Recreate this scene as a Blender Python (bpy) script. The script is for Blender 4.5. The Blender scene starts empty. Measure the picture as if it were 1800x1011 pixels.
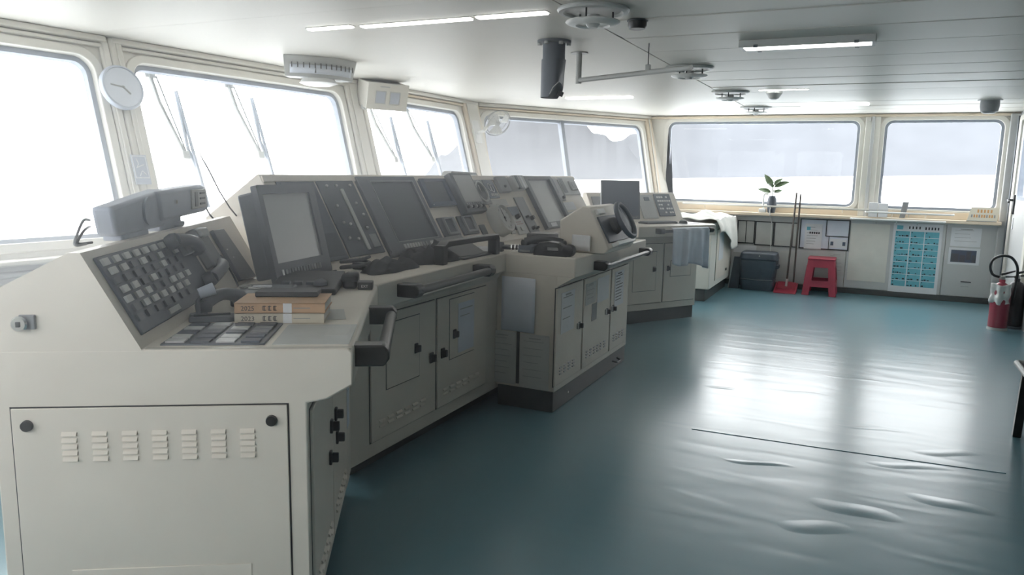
import bpy, bmesh, math, random
from mathutils import Vector, Matrix
R = math.radians
random.seed(7)
S = bpy.context.scene
COL = S.collection

# ------------------------------------------------------------------ camera, world, sun, exposure
cam = bpy.data.cameras.new('camera')
cam.sensor_width = 36.0
cam.lens = 36.0 * 1326.4 / 1800.0
cam.clip_start = 0.05
cam.clip_end = 30000
camo = bpy.data.objects.new('camera', cam)
COL.objects.link(camo)
PITCH, ROLL, YAW = R(8.829), R(1.193), R(25.171)
camo.matrix_world = (Matrix.Translation((0, 0, 1.5)) @ Matrix.Rotation(YAW, 4, 'Z')
                     @ Matrix.Rotation(math.pi / 2 - PITCH, 4, 'X') @ Matrix.Rotation(ROLL, 4, 'Z'))
S.camera = camo
S.view_settings.view_transform = 'Standard'
S.view_settings.look = 'None'
S.view_settings.gamma = 1.0
S.view_settings.use_curve_mapping = False
S.view_settings.exposure = 0.52

W = bpy.data.worlds.new('overcast_sky')
S.world = W
W.use_nodes = True
wn, wl = W.node_tree.nodes, W.node_tree.links
wn.clear()
wo = wn.new('ShaderNodeOutputWorld')
bg = wn.new('ShaderNodeBackground')
tc = wn.new('ShaderNodeTexCoord')
dt = wn.new('ShaderNodeVectorMath'); dt.operation = 'DOT_PRODUCT'
sd = Vector((-0.80, 0.42, 0.42)).normalized()          # thin cloud veils the sun ahead of the ship
dt.inputs[1].default_value = sd
mx = wn.new('ShaderNodeMath'); mx.operation = 'MAXIMUM'; mx.inputs[1].default_value = 0.0
pw = wn.new('ShaderNodeMath'); pw.operation = 'POWER'; pw.inputs[1].default_value = 3.0
ml = wn.new('ShaderNodeMath'); ml.operation = 'MULTIPLY_ADD'
ml.inputs[1].default_value = 6.0     # glow
ml.inputs[2].default_value = 3.6     # base overcast
bg.inputs['Color'].default_value = (0.97, 0.98, 1.0, 1)
wl.new(tc.outputs['Generated'], dt.inputs[0])
wl.new(dt.outputs['Value'], mx.inputs[0])
wl.new(mx.outputs[0], pw.inputs[0])
wl.new(pw.outputs[0], ml.inputs[0])
wl.new(ml.outputs[0], bg.inputs['Strength'])
wl.new(bg.outputs[0], wo.inputs['Surface'])
S.cycles.max_bounces = 6
S.cycles.diffuse_bounces = 4
S.cycles.glossy_bounces = 3
S.cycles.volume_bounces = 0
S.cycles.use_adaptive_sampling = True
S.cycles.adaptive_threshold = 0.03
S.cycles.transparent_max_bounces = 16
S.cycles.caustics_reflective = False
S.cycles.caustics_refractive = False
S.cycles.sample_clamp_indirect = 8.0
S.cycles.use_denoising = True

# ------------------------------------------------------------------ materials
MATS = {}
def mat(name, col, rough=0.5, metal=0.0, var=0.06, scale=6.0, bump=0.0, bscale=80.0, spec=0.5, coat=0.0, emit=0.0, alpha=1.0, trans=0.0):
    m = bpy.data.materials.new(name)
    m.use_nodes = True
    n, l = m.node_tree.nodes, m.node_tree.links
    b = n['Principled BSDF']
    b.inputs['Roughness'].default_value = rough
    b.inputs['Metallic'].default_value = metal
    b.inputs['Specular IOR Level'].default_value = spec
    b.inputs['Coat Weight'].default_value = coat
    b.inputs['Alpha'].default_value = alpha
    b.inputs['Transmission Weight'].default_value = trans
    c = (col[0], col[1], col[2], 1)
    t = n.new('ShaderNodeTexCoord')
    if var > 0:
        nz = n.new('ShaderNodeTexNoise')
        nz.inputs['Scale'].default_value = scale
        nz.inputs['Detail'].default_value = 5
        rp = n.new('ShaderNodeValToRGB')
        rp.color_ramp.elements[0].position = 0.3
        rp.color_ramp.elements[1].position = 0.7
        rp.color_ramp.elements[0].color = tuple(x * (1 - var) for x in col) + (1,)
        rp.color_ramp.elements[1].color = tuple(min(1, x * (1 + var)) for x in col) + (1,)
        l.new(t.outputs['Object'], nz.inputs['Vector'])
        l.new(nz.outputs['Fac'], rp.inputs['Fac'])
        l.new(rp.outputs['Color'], b.inputs['Base Color'])
    else:
        b.inputs['Base Color'].default_value = c
    if bump > 0:
        n2 = n.new('ShaderNodeTexNoise')
        n2.inputs['Scale'].default_value = bscale
        n2.inputs['Detail'].default_value = 4
        bp = n.new('ShaderNodeBump')
        bp.inputs['Strength'].default_value = bump
        bp.inputs['Distance'].default_value = 0.01
        l.new(t.outputs['Object'], n2.inputs['Vector'])
        l.new(n2.outputs['Fac'], bp.inputs['Height'])
        l.new(bp.outputs['Normal'], b.inputs['Normal'])
    if emit > 0:
        b.inputs['Emission Color'].default_value = c
        b.inputs['Emission Strength'].default_value = emit
    MATS[name] = m
    return m

PAINT = mat('console_paint', (0.70, 0.65, 0.575), 0.42, var=0.05, scale=3)
PANEL = mat('console_panel', (0.76, 0.70, 0.62), 0.45, var=0.05, scale=4)
CREAM = mat('cream_wall_paint', (0.72, 0.70, 0.64), 0.5, var=0.05, scale=2)
TAN = mat('tan_trim_paint', (0.70, 0.60, 0.47), 0.45, var=0.06, scale=3)
GREYW = mat('grey_wall_paint', (0.55, 0.555, 0.55), 0.5, var=0.04, scale=2)
CEIL = mat('ceiling_paint', (0.66, 0.64, 0.59), 0.48, var=0.02, scale=1.2, spec=0.3)
SEAMM = mat('dark_gap', (0.03, 0.03, 0.03), 0.8, var=0)
BLACK = mat('black_plastic', (0.035, 0.036, 0.039), 0.38, var=0.15, scale=30)
SATIN = mat('black_handle', (0.016, 0.016, 0.016), 0.28, var=0.1, scale=20)
DARK = mat('dark_grey_plastic', (0.115, 0.125, 0.142), 0.45, var=0.1, scale=15)  # lighter and bluer than the plastic: veil glare put into the colour
NAVY = mat('navy_plastic', (0.080, 0.095, 0.120), 0.45, var=0.1, scale=15)  # navy lifted by the veil glare painted into it
MIDG = mat('mid_grey_plastic', (0.26, 0.27, 0.28), 0.5, var=0.08, scale=15)
BLUEG = mat('veil_lifted_housing', (0.47, 0.51, 0.59), 0.5, var=0.06, scale=10)  # mostly veil glare painted into the housing colour
LTG = mat('light_grey_plastic', (0.47, 0.48, 0.47), 0.45, var=0.05, scale=15)
SCR = mat('dark_screen', (0.105, 0.115, 0.130), 0.12, var=0.05, scale=3)  # dark glass raised to carry the bluish veil glare in its colour
SCRG = mat('grey_screen', (0.48, 0.49, 0.49), 0.22, var=0.04, scale=3)
SCRB = mat('blue_screen', (0.10, 0.125, 0.175), 0.15, var=0.06, scale=4)
WHITE = mat('white_plastic', (0.78, 0.78, 0.76), 0.4, var=0.03, scale=8)
KEYW = mat('pale_key_cap', (0.52, 0.53, 0.52), 0.4, var=0.1, scale=40)
PAPER = mat('paper', (0.74, 0.75, 0.77), 0.8, var=0.03, scale=8)
PAPERB = mat('blue_tinted_paper', (0.68, 0.72, 0.80), 0.6, var=0.04, scale=8)
PAPERG = mat('grey_paper', (0.55, 0.55, 0.53), 0.7, var=0.05, scale=8)
INK = mat('ink', (0.05, 0.05, 0.055), 0.7, var=0)
INKG = mat('grey_ink', (0.33, 0.33, 0.33), 0.7, var=0)
CYAN = mat('cyan_print', (0.16, 0.47, 0.56), 0.6, var=0.08, scale=20)
ORANGE = mat('orange_print', (0.62, 0.33, 0.13), 0.6, var=0.05)
STEEL = mat('steel', (0.55, 0.55, 0.54), 0.3, metal=0.9, var=0.05, scale=30)
CHROME = mat('chrome', (0.8, 0.8, 0.8), 0.12, metal=1.0, var=0)
POLE = mat('brown_metal_pole', (0.14, 0.12, 0.11), 0.35, metal=0.3, var=0.1)
RED = mat('red_plastic', (0.42, 0.05, 0.085), 0.4, var=0.1, scale=10)
REDX = mat('red_enamel', (0.30, 0.045, 0.07), 0.3, var=0.08, scale=10, coat=0.3)
PLINTH = mat('dark_plinth', (0.075, 0.078, 0.078), 0.5, var=0.1, scale=10)
RUBBER = mat('grey_rubber_gasket', (0.30, 0.33, 0.385), 0.6, var=0.08, scale=10)  # rubber lightened and blued to hold the window veil glare
CLOTHW = mat('white_cloth', (0.72, 0.72, 0.68), 0.8, var=0.05, scale=12, bump=0.15, bscale=300)
CLOTHB = mat('pale_blue_cloth', (0.64, 0.68, 0.76), 0.75, var=0.05, scale=12, bump=0.15, bscale=300)
CLOTHK = mat('charcoal_cloth', (0.035, 0.036, 0.040), 0.85, var=0.15, scale=30, bump=0.3, bscale=250)
LEAF = mat('leaf_green', (0.10, 0.15, 0.075), 0.45, var=0.25, scale=30)
COVER1 = mat('tan_book_cover', (0.55, 0.36, 0.22), 0.6, var=0.08, scale=20)
COVER2 = mat('cream_book_cover', (0.60, 0.55, 0.45), 0.6, var=0.05, scale=20)
TUBE = mat('lamp_diffuser', (1.0, 0.99, 0.96), 0.4, var=0, emit=6.0)
KICK = mat('worn_edge_strip', (0.46, 0.43, 0.37), 0.4, var=0.12, scale=30)

def floor_mat():
    m = bpy.data.materials.new('teal_vinyl'); m.use_nodes = True
    n, l = m.node_tree.nodes, m.node_tree.links
    b = n['Principled BSDF']
    t = n.new('ShaderNodeTexCoord')
    nz = n.new('ShaderNodeTexNoise'); nz.inputs['Scale'].default_value = 0.7; nz.inputs['Detail'].default_value = 2
    rp = n.new('ShaderNodeValToRGB')
    rp.color_ramp.elements[0].position = 0.1; rp.color_ramp.elements[1].position = 0.9
    rp.color_ramp.elements[0].color = (0.132, 0.262, 0.315, 1)
    rp.color_ramp.elements[1].color = (0.145, 0.285, 0.338, 1)
    l.new(t.outputs['Object'], nz.inputs['Vector']); l.new(nz.outputs['Fac'], rp.inputs['Fac'])
    l.new(rp.outputs['Color'], b.inputs['Base Color'])
    b.inputs['Roughness'].default_value = 0.28
    mp = n.new('ShaderNodeMapping'); mp.inputs['Scale'].default_value = (0.7, 2.6, 1); mp.inputs['Rotation'].default_value = (0, 0, R(-18))
    w1 = n.new('ShaderNodeTexNoise'); w1.inputs['Scale'].default_value = 2.0; w1.inputs['Detail'].default_value = 1; w1.inputs['Distortion'].default_value = 0.6
    l.new(t.outputs['Object'], mp.inputs['Vector']); l.new(mp.outputs['Vector'], w1.inputs['Vector'])
    bp = n.new('ShaderNodeBump'); bp.inputs['Strength'].default_value = 0.16; bp.inputs['Distance'].default_value = 0.02
    l.new(w1.outputs['Fac'], bp.inputs['Height']); l.new(bp.outputs['Normal'], b.inputs['Normal'])
    b.inputs['Specular IOR Level'].default_value = 0.7
    b.inputs['Coat Weight'].default_value = 0.4
    b.inputs['Coat Roughness'].default_value = 0.22
    l.new(bp.outputs['Normal'], b.inputs['Coat Normal'])
    return m
FLOOR = floor_mat()

def glass_mat():
    m = bpy.data.materials.new('window_glass'); m.use_nodes = True
    n, l = m.node_tree.nodes, m.node_tree.links
    for x in list(n):
        if x.type == 'BSDF_PRINCIPLED': n.remove(x)
    o = n['Material Output']
    tr = n.new('ShaderNodeBsdfTransparent'); tr.inputs['Color'].default_value = (0.96, 0.97, 0.97, 1)
    gl = n.new('ShaderNodeBsdfGlossy'); gl.inputs['Roughness'].default_value = 0.02
    ms = n.new('ShaderNodeMixShader'); ms.inputs['Fac'].default_value = 0.008
    l.new(tr.outputs[0], ms.inputs[1]); l.new(gl.outputs[0], ms.inputs[2]); l.new(ms.outputs[0], o.inputs['Surface'])
    return m
GLASS = glass_mat()

# ------------------------------------------------------------------ mesh helpers
I4 = Matrix.Identity(4)
def frame(o, ex, ey):
    ex = Vector(ex).normalized(); ey = Vector(ey).normalized(); ez = ex.cross(ey)
    m = Matrix((ex, ey, ez)).transposed().to_4x4()
    m.translation = Vector(o)
    return m

class MB:
    def __init__(s, M=None): s.v = []; s.f = []; s.M = M or I4
    def add(s, vs, fs, M=None):
        M = s.M if M is None else M
        k = len(s.v)
        s.v += [tuple(M @ Vector(p)) for p in vs]
        s.f += [tuple(i + k for i in f) for f in fs]
        return s
    def box(s, x0, x1, y0, y1, z0, z1, M=None):
        return s.add([(x0,y0,z0),(x1,y0,z0),(x1,y1,z0),(x0,y1,z0),(x0,y0,z1),(x1,y0,z1),(x1,y1,z1),(x0,y1,z1)],
                     [(0,3,2,1),(4,5,6,7),(0,1,5,4),(1,2,6,5),(2,3,7,6),(3,0,4,7)], M)
    def prism(s, pts, vec, M=None):
        n = len(pts); v = [Vector(p) for p in pts]; d = Vector(vec)
        fs = [tuple(range(n - 1, -1, -1)), tuple(range(n, 2 * n))]
        fs += [(i, (i + 1) % n, n + (i + 1) % n, n + i) for i in range(n)]
        return s.add(v + [p + d for p in v], fs, M)
    def poly(s, pts2, z0, z1, M=None):
        a = sum(pts2[i][0]*pts2[(i+1)%len(pts2)][1]-pts2[(i+1)%len(pts2)][0]*pts2[i][1] for i in range(len(pts2)))
        if a < 0: pts2 = pts2[::-1]
        return s.prism([(x, y, z0) for x, y in pts2], (0, 0, z1 - z0), M)
    def cyl(s, p0, p1, r0, r1=None, n=16, M=None):
        r1 = r0 if r1 is None else r1
        p0, p1 = Vector(p0), Vector(p1); d = (p1 - p0).normalized()
        a = d.orthogonal().normalized(); b = d.cross(a)
        vs = []
        for p, r in ((p0, r0), (p1, r1)):
            for i in range(n):
                t = 2 * math.pi * i / n
                vs.append(p + a * (r * math.cos(t)) + b * (r * math.sin(t)))
        fs = [tuple(range(n - 1, -1, -1)), tuple(range(n, 2 * n))] + [(i, (i+1)%n, n+(i+1)%n, n+i) for i in range(n)]
        return s.add(vs, fs, M)
    def tube(s, path, r, n=10, closed=False, M=None, smooth=0):
        P = [Vector(p) for p in path]
        if smooth:
            Q = []
            for i in range(len(P) - 1):
                a, b, c, d = P[max(i-1, 0)], P[i], P[i+1], P[min(i+2, len(P)-1)]
                for k in range(smooth):
                    t = k / smooth
                    Q.append(.5 * ((2*b) + (c-a)*t + (2*a-5*b+4*c-d)*t*t + (3*b-a-3*c+d)*t**3))
            P = Q + [P[-1]]
        m = len(P); vs = []; up = None
        for i, p in enumerate(P):
            q0 = P[(i-1) % m] if (closed or i > 0) else p
            q1 = P[(i+1) % m] if (closed or i < m-1) else p
            d = (q1 - q0).normalized()
            if up is None: up = d.orthogonal().normalized()
            a = (up - d * up.dot(d)).normalized(); up = a; b = d.cross(a)
            rr = r[i] if isinstance(r, (list, tuple)) else r
            for k in range(n):
                t = 2 * math.pi * k / n
                vs.append(p + a * (rr * math.cos(t)) + b * (rr * math.sin(t)))
        fs = []
        for i in range(m if closed else m - 1):
            j = (i + 1) % m
            for k in range(n):
                fs.append((i*n+k, i*n+(k+1)%n, j*n+(k+1)%n, j*n+k))
        if not closed: fs += [tuple(range(n-1, -1, -1)), tuple(range((m-1)*n, m*n))]
        return s.add(vs, fs, M)
    def lathe(s, prof, n=28, M=None):
        vs = []; fs = []; m = len(prof)
        for r, z in prof:
            for k in range(n):
                t = 2 * math.pi * k / n; vs.append((r*math.cos(t), r*math.sin(t), z))
        for i in range(m - 1):
            for k in range(n): fs.append((i*n+k, i*n+(k+1)%n, (i+1)*n+(k+1)%n, (i+1)*n+k))
        if prof[0][0] > 1e-5: fs.append(tuple(range(n-1, -1, -1)))
        if prof[-1][0] > 1e-5: fs.append(tuple(range((m-1)*n, m*n)))
        return s.add(vs, fs, M)
    def grid(s, fn, nu, nv, M=None):
        vs = [fn(i / nu, j / nv) for j in range(nv + 1) for i in range(nu + 1)]
        fs = [(j*(nu+1)+i, j*(nu+1)+i+1, (j+1)*(nu+1)+i+1, (j+1)*(nu+1)+i) for j in range(nv) for i in range(nu)]
        return s.add(vs, fs, M)
    def plate(s, outer, holes, z0, z1, M=None):
        """flat plate in the local xy plane with holes"""
        bm = bmesh.new(); loops = []
        for lp in [outer] + holes:
            vs = [bm.verts.new((x, y, z1)) for x, y in lp]
            for i in range(len(vs)): bm.edges.new((vs[i], vs[(i+1) % len(vs)]))
            loops.append(vs)
        bmesh.ops.triangle_fill(bm, use_beauty=True, use_dissolve=False, edges=bm.edges[:], normal=(0, 0, 1))
        bm.verts.index_update()
        top = [tuple(v.co) for v in bm.verts]; tf = [[v.index for v in f.verts] for f in bm.faces]
        nrm = [f.normal.z for f in bm.faces]
        li = [[v.index for v in lp] for lp in loops]
        bm.free()
        n = len(top); fs = []
        for f, z in zip(tf, nrm):
            f = f if z > 0 else f[::-1]
            fs.append(tuple(f)); fs.append(tuple(i + n for i in f[::-1]))
        for lp in li:
            for i in range(len(lp)):
                a, b = lp[i], lp[(i+1) % len(lp)]
                fs.append((a, a + n, b + n, b))
        return s.add(top + [(x, y, z0) for x, y, z in top], fs, M)
    def mesh(s, name, mtl):
        me = bpy.data.meshes.new(name)
        me.from_pydata(s.v, [], s.f)
        bm = bmesh.new(); bm.from_mesh(me)
        bmesh.ops.recalc_face_normals(bm, faces=bm.faces)
        bm.to_mesh(me); bm.free()
        me.materials.append(mtl)
        for p in me.polygons: p.use_smooth = True
        me.set_sharp_from_angle(angle=R(32))
        return me
    def build(s, name, mtl, parent=None, bevel=0.0, solid=0.0, label=None):
        o = bpy.data.objects.new(name, s.mesh(name, mtl))
        COL.objects.link(o)
        if parent is not None:
            o.parent = parent
            o.location = -WLOC.get(parent.name, Vector())
        if label: o['label'] = label
        if solid: 
            md = o.modifiers.new('solid', 'SOLIDIFY'); md.thickness = solid; md.offset = 0
        if bevel:
            md = o.modifiers.new('bevel', 'BEVEL'); md.width = bevel; md.segments = 2; md.limit_method = 'ANGLE'; md.angle_limit = R(40)
            md.harden_normals = False
        return o

WLOC = {}
def thing(name, label, cat, loc=(0, 0, 0), group=None):
    o = bpy.data.objects.new(name, None); o.empty_display_size = 0.1
    COL.objects.link(o); o.location = loc; WLOC[o.name] = Vector(loc)
    o['label'] = label; o['category'] = cat
    if group: o['group'] = group
    return o
def tag(o, label, cat, group=None):
    o['label'] = label; o['category'] = cat
    if group: o['group'] = group
    return o
def struct(o): o['kind'] = 'structure'; return o
def inst(me, name, parent, M):
    o = bpy.data.objects.new(name, me); COL.objects.link(o)
    if parent is not None:
        o.parent = parent
        M = Matrix.Translation(-WLOC.get(parent.name, Vector())) @ M
    o.matrix_local = M
    return o
def rrect(x0, x1, y0, y1, r, n=6):
    p = []
    for cx, cy, a0 in ((x1-r, y1-r, 0), (x0+r, y1-r, 90), (x0+r, y0+r, 180), (x1-r, y0+r, 270)):
        for i in range(n + 1):
            t = R(a0 + 90 * i / n); p.append((cx + r*math.cos(t), cy + r*math.sin(t)))
    return p
def rect(x0, x1, y0, y1): return [(x0, y0), (x1, y0), (x1, y1), (x0, y1)]
def text_mb(body, size, M):
    cu = bpy.data.curves.new('txt', 'FONT'); cu.body = body; cu.size = size; cu.extrude = 0.0004
    cu.resolution_u = 2
    o = bpy.data.objects.new('txt', cu); COL.objects.link(o)
    dg = bpy.context.evaluated_depsgraph_get()
    me = bpy.data.meshes.new_from_object(o.evaluated_get(dg))
    b = MB(M).add([tuple(v.co) for v in me.vertices], [tuple(p.vertices) for p in me.polygons])
    bpy.data.objects.remove(o); bpy.data.curves.remove(cu); bpy.data.meshes.remove(me)
    return b

# ------------------------------------------------------------------ the setting
ZC = 2.30; ZB = 0.95; RAKE = 0.35
TOP = [Vector(p) for p in ((-4.85, -0.5), (-4.58, 3.45), (-4.43, 5.89), (-4.41, 8.23), (-2.93, 10.72))]
XB = 1.50; XA = 3.6; YF = 10.72; YN = -0.50
def inward(a, b):
    d = (b - a).normalized(); return Vector((d.y, -d.x))
def isect(p, d, q, e):
    t = ((q.x - p.x) * e.y - (q.y - p.y) * e.x) / (d.x * e.y - d.y * e.x); return p + d * t
BOT = []
for i in range(5):
    if i == 0:
        n = inward(TOP[0], TOP[1]); p = TOP[0] + n * RAKE; d = (TOP[1]-TOP[0]).normalized(); BOT.append(isect(p, d, Vector((0, YN)), Vector((1, 0))))
    elif i == 4:
        n = inward(TOP[3], TOP[4]); p = TOP[3] + n * RAKE; d = (TOP[4]-TOP[3]).normalized(); BOT.append(isect(p, d, Vector((0, YF)), Vector((1, 0))))
    else:
        n0 = inward(TOP[i-1], TOP[i]); n1 = inward(TOP[i], TOP[i+1])
        BOT.append(isect(TOP[i-1] + n0*RAKE, (TOP[i]-TOP[i-1]).normalized(), TOP[i] + n1*RAKE, (TOP[i+1]-TOP[i]).normalized()))

fl = MB().poly([(BOT[0].x - 0.1, YN - 0.1)] + [(b.x - 0.05, b.y) for b in BOT[:-1]] + [(BOT[4].x, YF + .1), (XB + .1, YF + .1), (XB + .1, 8.8), (XA + .1, 8.8), (XA + .1, YN - .1)], -0.12, 0.0).build('floor', FLOOR)
struct(fl)
sm = MB(); sm.tube([(-0.85, 4.365, 0.0005), (-0.1, 4.40, 0.0005), (0.75, 4.465, 0.0005)], 0.0028, 6)
sm.build('weld_seam', FLOOR, fl)
# shallow buckles in the sheet vinyl
for (x, y, l, a, h, w) in ((-0.42, 4.0, .55, 8, .006, .05), (0.30, 4.34, .7, 12, .005, .07), (0.05, 3.62, .6, -10, .006, .10), (-0.85, 5.35, .40, -6, .004, .05), (0.50, 4.66, .6, 18, .005, .08), (-.10, 3.35, .5, 12, .005, .10), (.1, 4.9, .8, 3, .003, .06), (-.35, 5.5, .9, 2, .003, .06), (.0, 6.1, 1.0, -2, .003, .07), (.45, 3.9, .6, -14, .005, .09)):
    def fb(u, v, x=x, y=y, l=l, a=a, h=h, w=w):
        t = (u - .5) * l; s_ = (v - .5) * w * 3
        k = math.exp(-(s_ / w) ** 2 * 2.5) * (math.cos((u - .5) * math.pi)) ** 2 * h
        c_, s2 = math.cos(R(a)), math.sin(R(a))
        wob = 0.02 * math.sin(t * 14)
        return (x + t * c_ - (s_ + wob) * s2, y + t * s2 + (s_ + wob) * c_, -0.0015 + k)
    MB().grid(fb, 24, 12).build('vinyl_buckle', FLOOR, fl)

cl = struct(MB().poly([(TOP[0].x - .15, YN - .1)] + [(t.x - .12, t.y) for t in TOP[1:4]] + [(TOP[4].x - .1, YF + .12), (XB + .1, YF + .12), (XB + .1, 8.8), (XA + .1, 8.8), (XA + .1, YN - .1)], ZC + 0.012, ZC + 0.12).build('ceiling', SEAMM))
XS = -1.44
def front_x(y):
    for i in range(4):
        if TOP[i].y <= y <= TOP[i+1].y:
            k = (y - TOP[i].y) / (TOP[i+1].y - TOP[i].y); return TOP[i].x + k * (TOP[i+1].x - TOP[i].x)
    return TOP[4].x if y > TOP[4].y else TOP[0].x
ys = [YN] + [-0.38 + .55 * i for i in range(1, 21)] + [YF]
ys = [YN] + [y for y in ys[1:-1] if YN + .2 < y < YF - .15] + [YF]
for i in range(len(ys) - 1):
    a, b = ys[i] + .003, ys[i+1] - .003
    q_ = random.Random(i).uniform(-.004, .004); x1_ = XB + .08 if b > 8.8 else XA
    MB().prism([(XS + .004, a, ZC + q_), (XS + .004, (a+b)/2, ZC - .001), (XS + .004, b, ZC - q_), (XS + .004, b, ZC + .02), (XS + .004, a, ZC + .02)], (x1_ - XS - .004, 0, 0)).build('ceiling_panel', CEIL, cl, bevel=.005)
ys2 = [YN, 1.2, 3.3, 5.4, 7.5, YF]
for i in range(len(ys2) - 1):
    a, b = ys2[i] + .001, ys2[i+1] - .001
    pts = [(XS - .004, a), (XS - .004, b)]
    mids = [t.y for t in TOP if a < t.y < b]
    for y in [b] + mids[::-1] + [a]: pts.append((front_x(y) - .02, y))
    MB().poly(pts, ZC, ZC + .02).build('ceiling_panel', CEIL, cl)

# raked window walls
def wframe(i):
    a, b = TOP[i], TOP[i+1]; d = (b - a).normalized(); n = inward(a, b)
    sl = Vector((n.x*RAKE, n.y*RAKE, ZB - ZC)).normalized()
    # local x along the wall, local y UP the slope, z inward
    return frame((a.x, a.y, ZC), (d.x, d.y, 0), -sl), (b - a).length, math.hypot(RAKE, ZC - ZB)
WIN = {0: [(0.35, 1.72), (2.05, 3.84)], 1: [(0.15, 2.19)], 2: [(0.08, 1.89)], 3: [(0.085, 2.70)]}
S0, S1 = 0.145, 1.305
wallnames = {0: 'wall_front_near', 1: 'wall_front_middle', 2: 'wall_front_far', 3: 'wall_corner'}
winno = [0]
def window(M, x0, x1, y0, y1, r, mull=None, zin=0.0, shade=None):
    """frame + gasket + pane in a wall plane whose inner face is z=0 (local z inward)"""
    winno[0] += 1
    fr = MB(M).plate(rrect(x0 - .055, x1 + .055, y0 - .055, y1 + .055, r + .04), [rrect(x0, x1, y0, y1, r)], -.012, .018).build('window_%d' % winno[0], CREAM, bevel=.006)
    struct(fr)
    MB(M).plate(rrect(x0 - .004, x1 + .004, y0 - .004, y1 + .004, r), [rrect(x0 + .032, x1 - .032, y0 + .032, y1 - .032, max(r - .03, .02))], -.075, -.03).build('gasket', RUBBER, fr)
    MB(M).plate(rrect(x0 + .02, x1 - .02, y0 + .02, y1 - .02, max(r - .02, .02)), [], -.062, -.056).build('pane', GLASS, fr)
    if mull:
        MB(M).box(mull[0], mull[1], y0 + .01, y1 - .01, -.08, -.01).build('mullion', RUBBER, fr, bevel=.004)
    return fr
for i in range(4):
    M, Wd, L = wframe(i)
    b0 = M.inverted() @ Vector((BOT[i].x, BOT[i].y, ZB)); b1 = M.inverted() @ Vector((BOT[i+1].x, BOT[i+1].y, ZB))
    outer = [(b0.x, b0.y), (b1.x, b1.y), (Wd, 0), (0, 0)]
    holes = [rrect(a, b, -S1, -S0, .11) for a, b in WIN[i]]
    w = struct(MB(M).plate(outer, holes, -.11, 0).build(wallnames[i], CREAM))
    # lower wall
    MB().prism([(BOT[i].x, BOT[i].y, 0), (BOT[i+1].x, BOT[i+1].y, 0), (BOT[i+1].x, BOT[i+1].y, ZB), (BOT[i].x, BOT[i].y, ZB)], tuple(-(inward(TOP[i], TOP[i+1]) * .1)) + (0,)).build('lower_wall', GREYW, w)
    for a, b in WIN[i]:
        window(M, a, b, -S1, -S0, .11, (1.28, 1.335) if i == 3 else None)
    # header moulding and sill ledge
    d = (TOP[i+1] - TOP[i]).normalized(); n = inward(TOP[i], TOP[i+1])
    Mp = frame((TOP[i].x, TOP[i].y, 0), (d.x, d.y, 0), (0, 0, 1))   # z inward
    t = struct(MB(M).box(0.02, Wd - .02, -.05, -.012, 0, .05).build('trim_%d' % (i + 1), CREAM, bevel=.008))
    MB(M).box(0.02, Wd - .02, -.082, -.058, 0, .03).build('bead', TAN if i > 1 else CREAM, t, bevel=.008)
    Ms = frame((BOT[i].x, BOT[i].y, 0), (d.x, d.y, 0), (0, 0, 1))
    Lb = (BOT[i+1] - BOT[i]).length
    sl = struct(MB(Ms).box(0.02, Lb - .03, .925, .955, -.02, .11).build('trim_%d' % (i + 5), CREAM, bevel=.01))
    MB(Ms).box(0.02, Lb - .03, .855, .885, -.01, .06).build('rail', GREYW, sl, bevel=.01)
    MB(Ms).box(0.02, Lb - .03, .80, .815, -.01, .035).build('bead', CREAM, sl, bevel=.004)
# pilasters that cover the joints between the raked windows
def pilaster(no, i, u0, u1, mtl, h=.05):
    M, Wd, L = wframe(i)
    p = struct(MB(M).box(u0, u1, -1.38, -.01, 0, h).build('trim_%d' % no, mtl, bevel=.012))
    MB(M).box(u0 + .05, u1 - .05, -1.36, -.05, h, h + .012).build('cover_strip', CREAM, p, bevel=.006)
    return p
pilaster(9, 0, 3.90, 3.96, CREAM, .03)
pilaster(10, 1, 0.0, 0.09, CREAM, .04)
pilaster(11, 1, 2.26, 2.44, CREAM, .03)
pilaster(12, 2, 1.97, 2.33, TAN, .04)
pilaster(13, 3, 2.77, 2.89, TAN, .03)

# far side wall (upright), aft wall, near side wall
MF = frame((0, YF, 0), (1, 0, 0), (0, 0, 1))          # z towards the room
FWIN = [(-2.76, -0.20), (0.08, 1.36)]
wf = struct(MB(MF).plate([(-2.40, 0), (XB + .1, 0), (XB + .1, ZC), (-2.93, ZC), (BOT[4].x, ZB), (BOT[4].x, 0)][1:], [rrect(-2.66, -0.20, 1.12, 2.215, .1), rrect(.08, 1.36, 1.12, 2.215, .1)], -.11, 0).build('wall_right', CREAM))
window(MF, -2.66, -0.20, 1.12, 2.215, .1)
window(MF, .08, 1.36, 1.12, 2.215, .1)
t = struct(MB(MF).box(-2.9, XB, 2.255, 2.288, 0, .04).build('trim_14', TAN, bevel=.008))
t = struct(MB(MF).box(-.145, .03, .98, 2.28, 0, .035).build('trim_15', CREAM, bevel=.01))
MB(MF).box(-.075, -.035, 1.0, 2.26, .035, .05).build('cover_strip', GREYW, t, bevel=.005)
MB(MF).box(-.10, -.085, 2.2, 2.25, .035, .06).build('catch', STEEL, t, bevel=.003)
t = struct(MB(MF).box(1.40, XB, 0.0, 2.28, 0, .06).build('trim_16', GREYW, bevel=.01))
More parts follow.
